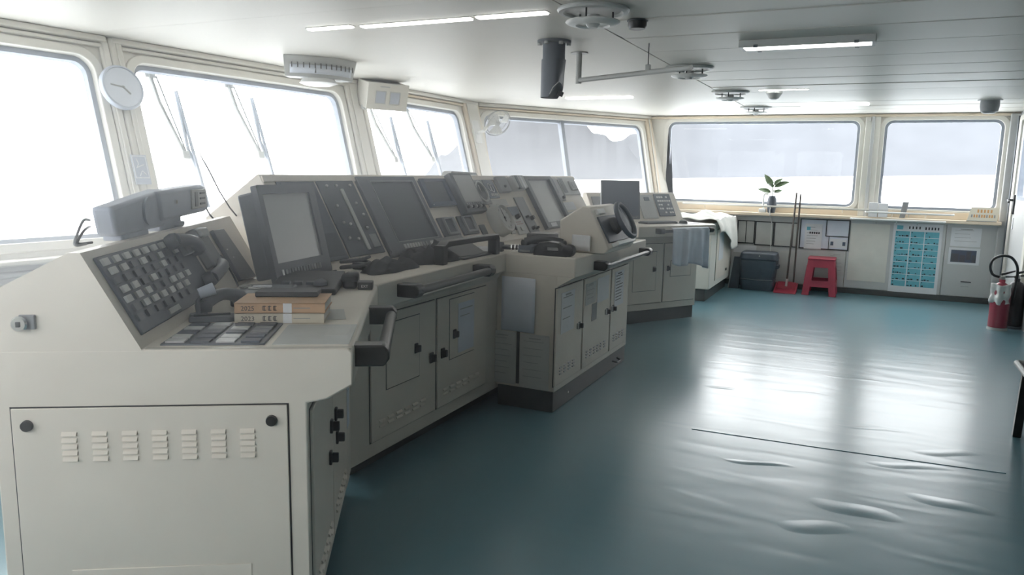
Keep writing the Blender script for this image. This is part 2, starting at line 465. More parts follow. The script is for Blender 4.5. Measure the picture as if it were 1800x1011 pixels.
# panelled lower wall
for a, b in ((-2.5, -1.70), (-1.69, -.245), (-.235, .868), (.876, 1.405)):
    MB(MF).box(a, b, .075, .965, 0, .016).build('wall_panel', GREYW, wf, bevel=.004)
bs = struct(MB(MF).box(-2.5, XB, 0, .07, 0, .022).build('baseboard_right', PLINTH, bevel=.005))
sl = struct(MB(MF).box(-2.52, 1.42, .97, 1.012, 0, .17).build('trim_17', TAN, bevel=.008))
MB(MF).box(-2.52, 1.42, 1.012, 1.10, 0, .025).build('upstand', TAN, sl, bevel=.004)
MB(MF).box(-2.52, 1.42, .955, .97, .005, .10).build('cove', GREYW, sl, bevel=.004)

MA = frame((XB, 0, 0), (0, -1, 0), (0, 0, 1))         # aft wall, z towards -x
yy = lambda y: -y
DW = (-10.30, -9.45)
wa = struct(MB(MA).plate([(-YF, 0), (-8.70, 0), (-8.70, ZC), (-YF, ZC)], [rrect(-10.38, -9.40, .06, 2.18, .06)], -.1, 0).build('wall_back', GREYW))
CURT = mat('aft_bulkhead_paint', (0.6, 0.6, 0.58), 0.9, var=0.1)
struct(MB().box(XA, XA + .1, YN - .1, 8.8, 0, ZC).build('wall_back_aft', CURT))  # unseen alcove wall, depth and tone shaped for light on the console doors
struct(MB().box(XB, XA + .1, 8.70, 8.80, 0, ZC).build('wall_back_return', GREYW))  # unseen side of the same added alcove
dr = struct(MB(MA).plate(rrect(-10.37, -9.41, .07, 2.17, .06), [rrect(-10.18, -9.60, 1.30, 2.0, .08)], -.05, .012).build('door_1', GREYW, bevel=.005))
MB(MA).plate(rrect(-10.19, -9.59, 1.29, 2.01, .08), [rrect(-10.155, -9.625, 1.325, 1.975, .06)], -.03, .024).build('gasket', RUBBER, dr)
MB(MA).plate(rrect(-10.17, -9.61, 1.31, 1.99, .07), [], -.01, -.004).build('pane', GLASS, dr)
hd = MB(MA).box(-10.36, -10.29, 1.12, 1.34, .012, .03).build('latch_plate', BLACK, dr, bevel=.004)
MB(MA).tube([(-10.32, 1.28, .03), (-10.32, 1.28, .08), (-10.20, 1.26, .085)], .013).build('lever', BLACK, dr)
MB(MA).box(-10.30, -10.25, .95, 1.08, .012, .02).build('notice', PAPER, dr)
t = struct(MB(MA).plate(rrect(-10.52, -9.26, .0, 2.24, .05), [rrect(-10.385, -9.395, .055, 2.185, .05)], 0, .03).build('trim_18', CREAM, bevel=.006))
MB(MA).box(-10.585, -10.525, .0, 2.24, 0, .04).build('door_seal', DARK, t)
MN = frame((0, YN, 0), (-1, 0, 0), (0, 0, 1))         # near side wall behind the camera, z towards +y
wn_ = struct(MB(MN).plate([(-XA, 0), (-BOT[0].x, 0), (-BOT[0].x, ZB), (-TOP[0].x, ZC), (-XA, ZC)], [rrect(2.2, 4.05, 1.0, 2.2, .1), rrect(.75, 1.95, 1.0, 2.2, .1)], -.11, 0).build('wall_left', CREAM))
window(MN, 2.2, 4.05, 1.0, 2.2, .1)
window(MN, .75, 1.95, 1.0, 2.2, .1)

# ------------------------------------------------------------------ consoles
ZT = 0.985
C32, S32 = math.cos(R(32)), math.sin(R(32))
P0 = Vector((-1.312, 1.723, 0)); E1 = Vector((C32, S32, 0)); E2 = Vector((-S32, C32, 0)); EZ = Vector((0, 0, 1))
def wp(u, v, z=0): return P0 + E1 * u + E2 * v + EZ * z
MEND = frame(P0, E1, EZ)                       # end face of the near wing, z towards the camera
MWS = frame(wp(-.131, 0), E2, EZ)              # operator side of the near wing, z towards the operator
WA = math.atan2(.269, .147)
MWP = frame(wp(-.577, 0, ZT), E2, -E1 * math.cos(WA) + EZ * math.sin(WA))   # sloping switch face of the near wing
MWT = frame(wp(0, 0, ZT), E1, E2)              # its worktop
XBP = -2.40
MMP = frame((XBP, 0, ZT), (0, 1, 0), (-math.cos(R(60)), 0, math.sin(R(60))))  # main instrument face; x = world y
MMD = frame((-2.10, 0, 0), (0, 1, 0), EZ)      # door face of the main console
MIR = frame((-1.69, 0, 0), (0, 1, 0), EZ)      # door face of the island
MIL = frame((0, 4.235, 0), (1, 0, 0), EZ)      # end face of the island, towards the camera
C2A = Vector((-1.90, 7.30, 0)); C2D = Vector((math.sin(R(33)), math.cos(R(33)), 0)); C2N = Vector((C2D.y, -C2D.x, 0))
def cp(u, n, z=0): return C2A + C2D * u + C2N * n + EZ * z
MC2 = frame(cp(0, -.10), C2D, EZ)              # door face of the far wing
MC2P = frame(cp(0, -.50, ZT), C2D, -C2N * math.cos(R(61)) + EZ * math.sin(R(61)))

def seam_box(M, x0, x1, y0, y1, name, mtl, parent, t=.010, gap=.005, bevel=.003):
    """a door or cover standing proud of a dark joint"""
    MB(M).box(x0 - gap, x1 + gap, y0 - gap, y1 + gap, -.004, .0015).build('joint', SEAMM, parent)
    return MB(M).box(x0, x1, y0, y1, -.002, t).build(name, mtl, parent, bevel=bevel)
def latch(M, x, y, parent, s=1.0):
    return MB(M).box(x - .014*s, x + .014*s, y - .024*s, y + .024*s, .010, .020).box(x - .009*s, x + .009*s, y - .016*s, y + .016*s, .018, .042).build('latch', BLACK, parent, bevel=.003)
def vents(M, xs, ys, w, h, parent, name='vent_slot', mtl=None, t=.011):
    me = None
    for x in xs:
        for y in ys:
            if me is None:
                b = MB()
                b.prism([(0, 0, 0), (0, -h, 0), (0, -h * .85, t * .75), (0, -h * .2, t * .3)], (w, 0, 0))
                b.box(.001, w - .001, -h * 1.06, -h * .90, 0, t * .25)
                me = b.mesh(name, mtl or PAINT)
            inst(me, name, parent, M @ Matrix.Translation((x, y, .010)))
def hand_rail(name, label, p0, p1, out, post=.045, r=.020, blk=(.10, .045)):
    """black grab rail: two blocks that reach out from the face and a round bar"""
    p0, p1, out = Vector(p0), Vector(p1), Vector(out)
    t = thing(name, label, 'handrail', tuple(p0))
    d = (p1 - p0).normalized()
    q0, q1 = p0 + out, p1 + out
    for p, q, sg in ((p0, q0, 1), (p1, q1, -1)):
        o = out.normalized()
        M = frame(p, d * sg, EZ)
        b = MB(frame(p, o, EZ))
        L = out.length
        pts = [(-.004, -blk[1] * .55), (L + .004, -blk[1] * .55), (L + .02, -.012), (L + .02, .012), (L + .004, blk[1] * .5), (-.004, blk[1] * .5)]
        b.prism([(x, y, -blk[0] * .3) for x, y in pts], (0, 0, blk[0] * .6))
        b.build('bracket', SATIN, t, bevel=.006)
    MB().cyl(q0 + d * .01, q1 - d * .01, r, n=20).build('bar', SATIN, t)
    return t

# ---- near wing console
nw = thing('wing_console', 'nearest beige steel console with a louvred access panel on its end', 'console', tuple(wp(-.5, .5)))
prof = [(-.98, .10), (-.131, .10), (-.131, .822), (-.075, .832), (0, .875), (0, ZT - .012), (-.012, ZT), (-.577, ZT), (-.60, ZT), (-.98, ZT)]
LW = 1.22
mb = MB(); n = len(prof)
v0 = [wp(u, 0, z) for u, z in prof]
v1 = []
for u, z in prof:
    # the far end lies on the mitre line that halves the 32 degree bend
    v1.append(wp(u, LW - u * math.tan(R(16)), z))
mb.add(v0 + v1, [tuple(range(n - 1, -1, -1)), tuple(range(n, 2*n))] + [(i, (i+1) % n, n + (i+1) % n, n + i) for i in range(n)])
mb.build('body', PAINT, nw, bevel=.006)
up_ = [(-.577, ZT - .004), (-.724, 1.254), (-.755, 1.254), (-.98, 1.135), (-.98, ZT - .004)]
MB().prism([wp(u, 0, z) for u, z in up_], E2 * 1.62).build('upright', PAINT, nw)
MB().prism([wp(-.93, .03, 0), wp(-.19, .03, 0), wp(-.19, 1.25, 0), wp(-.93, 1.45, 0)], (0, 0, .11)).build('plinth', PLINTH, nw)
# access panel on the end face
ap = seam_box(MEND, -.93, -.187, .12, .820, 'access_panel', PAINT, nw, t=.006, gap=.004, bevel=.002)
ap_l = [(-.801 + i * (.482 / 6)) for i in range(7)]
vents(MEND @ Matrix.Translation((0, 0, -.004)), [x for x in ap_l], [.752 - k * .0185 for k in range(5)], .040, .0125, ap, 'louvre', PAINT, t=.010)
for x, z in ((-.889, .772), (-.231, .775)):
    MB(MEND).cyl((x, z, .004), (x, z, .016), .0165, .0150, 24).build('knob', SATIN, nw)
MB(MEND).box(-.80, -.30, .22, .338, .005, .0085).build('name_plate', PANEL, nw, bevel=.002)
for a, b in ((-.74, -.66), (-.56, -.52), (-.47, -.43)): MB(MEND).box(a, b, .288, .292, .008, .0095).build('plate_mark', LTG, nw)
# cam lock on the end face
lk = MB(MEND).box(-.888, -.848, 1.045, 1.085, 0, .010).build('lock', MIDG, nw, bevel=.002)
MB(MEND).lathe([(.020, 0), (.022, .016), (.018, .021), (.0, .021)], 20, MEND @ Matrix.Translation((-.883, 1.062, .004))).build('barrel', CHROME, lk)
MB(MEND).box(-.888, -.878, 1.055, 1.069, .02, .028).build('key_slot', BLACK, lk)
# operator side: hinged doors seen edge on, with latches and vents
for a, b in ((.035, .50), (.515, .98)):
    d_ = seam_box(MWS, a, b, .15, .79, 'door', PANEL, nw)
    latch(MWS, a + .06 if a > .3 else b - .06, .60, d_)
    latch(MWS, a + .09 if a > .3 else b - .10, .50, d_)
    vents(MWS, [a + .06 + .06 * k for k in range(6)], [.25, .225], .04, .012, d_)
d_ = MB(MWS).box(1.005, 1.13, .12, .80, -.002, .006).build('corner_cover', PANEL, nw, bevel=.003)
pp = tag(MB(MWS).box(1.03, 1.12, .38, .72, .007, .009).build('notice_sheet', PAPERB), 'narrow pale printed sheet on the corner between the two nearest consoles', 'paper')
MB(MWS).box(1.045, 1.105, .66, .664, .009, .0095).box(1.045, 1.10, .62, .624, .009, .0095).box(1.045, 1.105, .58, .584, .009, .0095).box(1.045, 1.095, .54, .544, .009, .0095).build('print', INKG, pp)
# worn strip along the worktop edge and a clear writing pad
MB(MWT).box(-.57, -.002, .002, .020, -.001, .0012).build('edge_strip', KICK, nw)
wt = MB(MWT).box(-.235, -.015, .05, .33, -.001, .0015).build('writing_pad', LTG, nw)
MB(MWT).box(-.10, -.03, .16, .29, .0012, .002).build('pad_print', PAPERG, wt)
# switch panel on the slope: a dark plate with rows of pale and dark keys
sp = MB(MWP).box(.048, .83, .034, .283, -.004, .007).build('switch_panel', NAVY, nw, bevel=.003)
key = MB().box(-.020, .020, -.0105, .0105, 0, .009).mesh('key', KEYW)
keyd = MB().box(-.020, .020, -.0105, .0105, 0, .008).mesh('dark_key', DARK)
rng = random.Random(3)
rows = [(.262, 8, .085), (.232, 8, .10), (.202, 8, .085), (.172, 8, .10), (.142, 8, .085), (.112, 7, .10), (.082, 7, .085)]
for r_, (s_, n_, off) in enumerate(rows):
    for k in range(n_):
        pale_cap = rng.random() < (.85 if r_ in (0, 4, 5) else .5)
        inst(key if pale_cap else keyd, 'key', sp, MWP @ Matrix.Translation((off + k * .078, s_, .006)))
MB(MWP).box(.30, .40, .044, .062, .006, .010).build('label_strip', LTG, sp)
MB(MWP).box(.70, .80, .20, .27, .006, .030).build('meter', MIDG, sp, bevel=.004)
# key pad let into the worktop
kp = MB(MWT).box(-.545, -.255, .045, .345, -.003, .005).build('key_pad', DARK, nw, bevel=.003)
caps = [MB().box(-.026, .026, -.020, .020, 0, .006).mesh('pad_key', m) for m in (MIDG, NAVY, KEYW, DARK)]
for i in range(4):
    for j in range(5):
        w_ = caps[rng.choice((0, 1, 1, 3, 3, 2))] if not (i == 2 and j == 0) else caps[2]
        inst(w_, 'pad_key', kp, MWT @ Matrix.Translation((-.508 + i * .070, .078 + j * .058, .004)))
hand_rail('grab_rail', 'short black grab rail on the edge of the nearest console', wp(-.004, .10, .945), wp(-.004, .72, .945), E1 * .085, r=.020, blk=(.11, .062))

# ---- main console
mc = thing('main_console', 'long beige main console packed with radar displays and dials', 'console', (-2.4, 5.0, 0))
jn = wp(0, LW, 0)                                    # mitre point on the operator edge
A0 = wp(-.131, LW + .131 * math.tan(R(16)))
# worktop slab
wtop = [(jn.x, jn.y), (-2.04, 4.24), (-2.04, 7.05), tuple(cp(-.02, 0).xy), (-2.45, 7.12), (XBP - .06, 7.12), (XBP - .06, 2.72), tuple(wp(-.577, LW + .577*math.tan(R(16))).xy)]
MB().poly([(jn.x, jn.y), (-2.045, 4.24), (-2.045, 7.06), (XBP - .1, 7.15), (XBP - .1, wp(-.6, LW + .6*math.tan(R(16))).y)], .868, ZT).build('worktop', PAINT, mc, bevel=.006)
MB().poly([(-2.10, A0.y - .01), (-2.10, 7.06), (-2.95, 7.06), (-2.95, 3.1), (-2.55, A0.y + .2)], .10, .872).build('body', PAINT, mc, bevel=.004)
MB().poly([(-2.20, 2.86), (-2.20, 7.0), (-2.90, 7.0), (-2.90, 3.0)], 0, .11).build('plinth', PLINTH, mc)
# sloping under-edge between worktop and doors
MB().prism([(jn.x - .01, jn.y + .02, .87), (-2.055, 4.235, .87), (-2.10, 4.235, .815), (-2.10, A0.y + .03, .815)], (-.03, 0, .004)).build('under_edge', PANEL, mc)
# upright with its sloping instrument face
ca, sa = math.cos(R(60)), math.sin(R(60)); SL = .543
xt, zt = XBP - SL * ca, ZT + SL * sa
pr = [(XBP, ZT - .01), (xt, zt), (xt - .02, zt), (xt - .37, 1.235), (xt - .37, ZT - .01)]
y0_, y1_ = 2.80, 7.02
MB().prism([(x, y0_, z) for x, z in pr], (0, y1_ - y0_, 0)).build('upright', PAINT, mc, bevel=.006)
MB(MMP).box(2.80, 7.02, .500, .535, -.002, .010).build('top_moulding', PAINT, mc, bevel=.004)
# doors
for (a, b, lx, panel) in ((2.885, 3.475, 3.43, (3.01, 3.31, .415, .745)), (3.50, 4.085, 3.55, (3.63, 3.915, .43, .775))):
    d_ = seam_box(MMD, a, b, .175, .795, 'door', PANEL, mc)
    p_ = MB(MMD).box(panel[0] - .004, panel[1] + .004, panel[2] - .004, panel[3] + .004, .009, .0108).build('hatch_joint', SEAMM, d_)
    MB(MMD).box(panel[0], panel[1], panel[2], panel[3], .010, .0135).build('hatch', PANEL, d_, bevel=.002)
    latch(MMD, lx, .485, d_, 1.2)
    latch(MMD, 3.275 if a < 3 else 3.68, .57, d_, 1.1)
    vents(MMD, [a + .06 + .075 * k for k in range(6)], [.275, .250], .05, .012, d_)
p_ = tag(MB(MMD).box(3.72, 3.91, .45, .74, .0145, .016).build('notice_sheet', PAPERB), 'pale blue sheet on the cabinet door hatch left of the island', 'paper')
MB(MMD).box(3.74, 3.89, .70, .706, .016, .0165).box(3.74, 3.86, .66, .664, .016, .0165).build('print', INKG, p_)
hand_rail('grab_rail', 'long black grab rail along the main console edge', (-1.975, 2.96, .935), (-2.015, 3.79, .935), (.095, .008, 0), r=.021, blk=(.12, .06))
# --- instruments let into the slope
def inset(x0, x1, s0, s1, name, mtl, t=.008, bevel=.003, M=MMP, par=None, z0=-.003):
    return MB(M).box(x0, x1, s0, s1, z0, t).build(name, mtl, par if par is not None else mc, bevel=bevel)
a_ = inset(2.88, 3.158, .05, .50, 'alarm_panel', NAVY)
MB(MMP).box(2.93, 3.14, .07, .20, .007, .010).build('window', SCR, a_)
MB(MMP).box(2.90, 3.14, .47, .49, .007, .010).build('label_strip', DARK, a_)
b_ = inset(3.178, 3.486, .055, .507, 'signal_light_panel', SCR, .009)
MB(MMP).box(3.338, 3.364, .08, .45, .008, .016).build('divider', LTG, b_, bevel=.002)
MB(MMP).box(3.40, 3.465, .09, .17, .008, .013).build('meter', MIDG, b_, bevel=.002)
lampm = MB().lathe([(.009, 0), (.009, .006), (.006, .010), (0, .011)], 12).mesh('indicator_lamp', STEEL)
for (x, s_) in ((3.24, .47), (3.32, .47), (3.44, .47), (3.25, .35), (3.42, .36), (3.24, .25), (3.29, .24), (3.42, .21), (3.23, .16), (3.30, .15), (3.44, .29)):
    inst(lampm, 'indicator_lamp', b_, MMP @ Matrix.Translation((x, s_, .008)))
def radar(x0, x1, s0, s1, sx0, sx1, ss0, ss1, name, bz, sc, t=.022):
    r_ = MB(MMP).plate(rect(x0, x1, s0, s1), [rect(sx0, sx1, ss0, ss1)], -.003, t).build(name, bz, mc, bevel=.004)
    MB(MMP).box(sx0 - .004, sx1 + .004, ss0 - .004, ss1 + .004, -.002, .006).build('screen', sc, r_)
    return r_
c_ = radar(3.515, 4.118, .015, .523, 3.632, 4.072, .10, .487, 'radar_display', DARK, SCR)
MB(MMP).plate(rect(3.626, 4.078, .094, .493), [rect(3.632, 4.072, .10, .487)], .021, .024).build('screen_rim', MIDG, c_)
for k in range(9):
    MB(MMP).box(3.655 + k * .029, 3.676 + k * .029, .050, .078, .021, .030).build('button', LTG if k < 7 else MIDG, c_, bevel=.002)
MB(MMP).box(3.95, 4.04, .035, .078, .021, .0235).build('sticker', PAPERG, c_)
d_ = radar(4.17, 4.50, .305, .51, 4.215, 4.465, .34, .492, 'chart_display', SCRB, SCR)
MB(MMP).box(4.195, 4.20, .315, .32, .02, .025).build('power_lamp', WHITE, d_)
e_ = MB(MMP).box(4.518, 4.825, .232, .535, -.003, .055).build('echo_sounder', DARK, mc, bevel=.008)
MB(MMP).box(4.555, 4.80, .305, .515, .054, .058).build('screen', SCRG, e_, bevel=.002)
for k in range(7):
    MB(MMP).cyl((4.555 + k * .036, .268, .054), (4.555 + k * .036, .268, .072), .011, .009, 12).build('knob', LTG if k % 2 else BLACK, e_)
for k in range(8):
    MB(MMP).box(4.555 + k * .030, 4.575 + k * .030, .286, .298, .054, .060).build('button', MIDG, e_)
f_ = inset(4.85, 5.04, .302, .502, 'gauge_plate', MIDG, .012)
MB(MMP).plate([(4.945 + .082*math.cos(R(a)), .402 + .088*math.sin(R(a))) for a in range(0, 360, 10)], [[(4.945 + .066*math.cos(R(a)), .402 + .072*math.sin(R(a))) for a in range(0, 360, 10)]], .011, .026).build('rim', LTG, f_, bevel=.003)
MB(MMP).poly([(4.945 + .066*math.cos(R(a)), .402 + .072*math.sin(R(a))) for a in range(0, 360, 10)], .011, .014).build('face', SCR, f_)
MB(MMP).box(4.942, 4.948, .40, .455, .0145, .016).build('needle', WHITE, f_)
g_ = inset(5.05, 5.215, .348, .503, 'diagram_plate', SCRB, .010)
MB(MMP).plate([(5.115 + .026*math.cos(R(a)), .44 + .032*math.sin(R(a))) for a in range(0, 360, 15)], [[(5.115 + .020*math.cos(R(a)), .44 + .026*math.sin(R(a))) for a in range(0, 360, 15)]], .010, .013).build('left_ring', PAPER, g_)
MB(MMP).plate([(5.155 + .026*math.cos(R(a)), .43 + .036*math.sin(R(a))) for a in range(0, 360, 15)], [[(5.155 + .020*math.cos(R(a)), .43 + .030*math.sin(R(a))) for a in range(0, 360, 15)]], .010, .013).build('right_ring', PAPER, g_)
for k in range(4):
    MB(MMP).box(5.085 + k*.03, 5.108 + k*.03, .365, .385, .010, .013).build('caption', PAPERG, g_)
h_ = inset(5.255, 5.43, .388, .520, 'relay_box', MIDG, .035, .006)
MB(MMP).cyl((5.33, .43, .034), (5.33, .43, .05), .012, .009, 12).build('knob', BLACK, h_)
i_ = MB(MMP).box(5.47, 5.69, .398, .515, -.003, .07).build('printer', LTG, mc, bevel=.01)
MB(MMP).box(5.51, 5.55, .39, .505, .055, .074).build('paper_slot', NAVY, i_)
MB(MMP).box(5.60, 5.63, .39, .505, .055, .074).build('paper_roll', PAPER, i_)
for x0, x1, nm in ((4.178, 4.385, 'speed_log'), (4.432, 4.645, 'depth_readout')):
    j_ = inset(x0, x1, .088, .230, nm, DARK, .010)
    MB(MMP).plate(rect(x0 + .05, x1 - .02, .10, .222), [rect(x0 + .062, x1 - .05, .116, .212)], .009, .026).build('housing', MIDG, j_, bevel=.003)
    MB(MMP).box(x0 + .06, x1 - .048, .114, .214, .009, .016).build('screen', SCR, j_)
inset(4.69, 4.768, .075, .150, 'blank_plate', DARK, .006)
# big round repeater standing proud of the slope
MD = MMP @ Matrix.Translation((4.985, .155, 0))
k_ = MB(MD).lathe([(.120, -.003), (.120, .05), (.112, .085), (.098, .092), (.092, .086), (.086, .070), (.0, .070)], 40).build('compass_repeater', LTG, mc)
MB(MD).lathe([(.085, .070), (.085, .0735), (.0, .0735)], 36).build('dial', SCRG, k_)
for a in range(0, 360, 30):
    MB(MD).box(.070, .082, -.0025, .0025, .073, .075, MD @ Matrix.Rotation(R(a), 4, 'Z')).build('tick', INK, k_)
MB(MD).box(-.004, .004, -.03, .065, .074, .0765).build('needle', INK, k_)
MB(MD).cyl((0, 0, .073), (0, 0, .082), .010, n=14).build('hub', BLACK, k_)
inset(4.99, 5.31, .28, .338, 'paper_label', PAPERG, .003, 0)
inset(5.0, 5.21, .24, .30, 'nameplate', LTG, .004, 0)
kn = inset(5.13, 5.21, .045, .13, 'switch_plate', LTG, .006)
MB(MMP).cyl((5.17, .085, .005), (5.17, .085, .035), .017, .012, 14).build('knob', BLACK, kn)
MB(MMP).box(5.163, 5.177, .06, .11, .03, .042).build('pointer', BLACK, kn)
l_ = inset(5.245, 5.425, .03, .268, 'control_plate', LTG, .009)
MB(MMP).box(5.25, 5.42, .19, .264, .008, .011).build('window', SCRB, l_)
MB(MMP).cyl((5.33, .175, .008), (5.33, .175, .045), .020, .015, 14).build('knob', BLACK, l_)
MB(MMP).box(5.31, 5.35, .055, .09, .008, .018).build('push_button', PAPERG, l_, bevel=.003)
for k in range(9):
    MB(MMP).cyl((5.285 + (k % 5) * .024, .115 + (k // 5) * .018, .008), (5.285 + (k % 5) * .024, .115 + (k // 5) * .018, .012), .0035, n=8).build('red_lamp', RED, l_)
l2 = inset(5.458, 5.632, .02, .345, 'control_plate', MIDG, .010)
for (x, s_, r_) in ((5.50, .165, .010), (5.585, .15, .020), (5.52, .065, .016), (5.59, .06, .012)):
    MB(MMP).cyl((x, s_, .009), (x, s_, .04), r_, r_*.8, 14).build('knob', BLACK, l2)
m_ = radar(5.772, 6.36, .035, .523, 5.835, 6.31, .09, .495, 'radar_display', DARK, SCRG, .035)
MB(MMP).box(5.86, 5.98, .045, .08, .033, .037).build('sticker', PAPER, m_)
n_ = inset(6.385, 6.535, .285, .525, 'alarm_plate', MIDG, .010)
MB(MMP).box(6.40, 6.44, .36, .51, .009, .013).build('screen', SCRB, n_)
MB(MMP).cyl((6.48, .315, .009), (6.48, .315, .035), .014, n=12).build('knob', BLACK, n_)
n2 = inset(6.555, 6.99, .34, .525, 'radio_panel', LTG, .012)
for k in range(3): MB(MMP).box(6.58 + k*.035, 6.60 + k*.035, .36, .51, .011, .016).build('louvre', MIDG, n2)
MB(MMP).box(6.78, 6.93, .38, .48, .011, .03).build('handset_box', LTG, n2, bevel=.006)
MB(MMP).box(6.81, 6.90, .40, .46, .029, .034).build('screen', MIDG, n2)
inset(6.42, 6.70, .19, .27, 'paper_label', PAPER, .003, 0)
o_ = inset(6.42, 6.98, .03, .17, 'fuse_panel', LTG, .008)
MB(MMP).cyl((6.55, .11, .006), (6.55, .11, .045), .03, .02, 14).build('knob', BLACK, o_)
# black guard rail and little key switch on the worktop
gr = thing('guard_rail', 'black square guard rail standing on the main worktop edge', 'guard rail', (-2.09, 3.5, ZT))
for y in (3.52, 4.16): MB().box(-2.115, -2.055, y - .025, y + .025, ZT, ZT + .105).build('post', SATIN, gr, bevel=.004)
MB().prism([(-2.115, 3.495, ZT + .085), (-2.115, 3.56, ZT + .125), (-2.115, 4.17, ZT + .125), (-2.115, 4.185, ZT + .09), (-2.115, 4.13, ZT + .095), (-2.115, 3.58, ZT + .095)], (.06, 0, 0)).build('bar', SATIN, gr, bevel=.003)
ks = thing('key_switch', 'thin black key on a stalk standing below the signal light panel', 'key', (-2.33, 3.40, ZT))
MB().cyl((-2.33, 3.40, ZT), (-2.33, 3.40, ZT + .05), .0025, n=8).build('stalk', BLACK, ks)
MB().tube([(-2.33, 3.40 + .010*math.cos(R(a)), ZT + .06 + .010*math.sin(R(a))) for a in range(0, 360, 30)], .0032, 6, True).build('ring', BLACK, ks)
# flat hood piece on top of the console
hp = thing('sensor_cover', 'thin grey cover plate standing on top of the main console', 'cover', (xt - .04, 5.3, zt))
MB().prism([(xt - .07, 4.62, zt), (xt - .07, 4.66, zt + .03), (xt - .07, 5.02, zt + .022), (xt - .07, 5.04, zt + .005)], (.07, 0, 0)).build('plate', LTG, hp, bevel=.003)

# ---- island with the steering stand
il = thing('island_cabinet', 'beige island cabinet with three papered doors in the middle', 'cabinet', (-1.85, 5.0, 0))
MB().box(-2.098, -1.69, 4.245, 5.775, .13, .868).build('body', PAINT, il, bevel=.005)
MB().box(-2.044, -1.575, 4.243, 5.82, .862, ZT).build('worktop', PAINT, il, bevel=.008)
MB().prism([(-1.69, 4.24, .80), (-1.69, 4.24, .866), (-1.58, 4.24, .866)], (0, 1.57, 0)).build('under_edge', PAINT, il)
MB().box(-2.08, -1.695, 4.24, 5.77, 0, .135).build('plinth', PLINTH, il, bevel=.004)
MB().tube([(-1.69, 5.43, .07), (-1.655, 5.45, .06), (-1.655, 5.53, .06), (-1.69, 5.55, .07)], .007, 8).build('lifting_eye', BLACK, il)
for (x, z) in ((4.50, .04),): MB(MIR).cyl((x, z + .03, -.006), (x, z + .03, .0), .008, n=10).build('bolt', STEEL, il)
dd = []
for (a, b, lx) in ((4.225, 4.690, 4.62), (4.715, 5.285, 5.20), (5.315, 5.725, 5.345)):
    d_ = seam_box(MIR, a, b, .175, .790, 'door', PANEL, il); dd.append(d_)
    MB(MIR).box(lx - .03, lx - .002, .475, .515, .009, .018).build('latch_base', LTG, d_, bevel=.003)
    latch(MIR, lx + .008, .495, d_, 1.0)
    k = int((b - a - .1) / .075)
    vents(MIR, [a + .07 + .075 * q for q in range(k)], [.285, .265, .245], .035, .010, d_, mtl=MIDG)
hand_rail('grab_rail', 'black and steel grab rail along the island edge below the steering wheel', (-1.575, 4.62, .905), (-1.575, 5.66, .905), (.07, 0, 0), r=.015, blk=(.13, .055))
def sheet(M, x0, x1, y0, y1, z, label, mtl=PAPER, lines=8, title=True, ink=INKG, name='notice_sheet', curl=0.0, group=None, lw=.0035, cat='paper'):
    if curl:
        def fn(u, v):
            return (x0 + u * (x1 - x0), y0 + v * (y1 - y0), z + .001 + curl * (u ** 3))
        o = MB(M).grid(fn, 10, 3).build(name, mtl, solid=.0012)
    else:
        o = MB(M).box(x0, x1, y0, y1, z, z + .0012).build(name, mtl)
    tag(o, label, cat, group)
    if lines:
        rg = random.Random(int((x0 + y0 * 7) * 1000) & 0xffff)
        b = MB(M); w = x1 - x0; h = y1 - y0
        for k in range(lines):
            y = y1 - h * (.14 + .78 * k / lines)
            e = x0 + w * (.12 + rg.uniform(.45, .76))
            b.box(x0 + w * .12, e, y, y + lw, z + .001, z + .0019 + (curl * 1.0 if curl else 0) * 0)
        if title: b.box(x0 + w * .3, x0 + w * .7, y1 - h * .09, y1 - h * .09 + lw * 1.8, z + .001, z + .0019)
        b.build('print', ink, o)
    return o
sheet(MIR, 4.295, 4.525, .495, .755, .0125, 'sheet on the island door nearest the camera', PAPER, 3, lw=.006)
sheet(MIR, 4.735, 4.945, .607, .755, .0125, 'small grey clipped sheet on the left of the middle island door', PAPERG, 4)
sheet(MIR, 4.975, 5.235, .590, .765, .0125, 'pale sheet on the right of the middle island door', PAPER, 0)
sheet(MIR, 4.87, 4.975, .48, .60, .0130, 'small dark grey card hanging under the clipped sheet on the middle island door', MIDG, 0)
sheet(MIR, 5.375, 5.60, .50, .765, .0125, 'printed list on the island door farthest from the camera', PAPER, 9, ink=INK, lw=.006)
sheet(MIL, -2.060, -1.825, .497, .842, .001, 'large bluish laminated sheet on the island end face', PAPERB, 0, curl=.012)
lower = sheet(MIL, -2.145, -1.952, .15, .492, .001, 'grey typed sheet low on the island end left of the dark strip', PAPERG, 7)
sheet(MIL, -1.925, -1.725, .14, .490, .001, 'grey typed sheet low on the island end right of the dark strip', PAPERG, 6)
tag(MB(MIL).box(-1.949, -1.929, .16, .50, .0, .004).build('cable_strip', BLACK), 'thin black strip between the two grey sheets on the island end', 'strip')

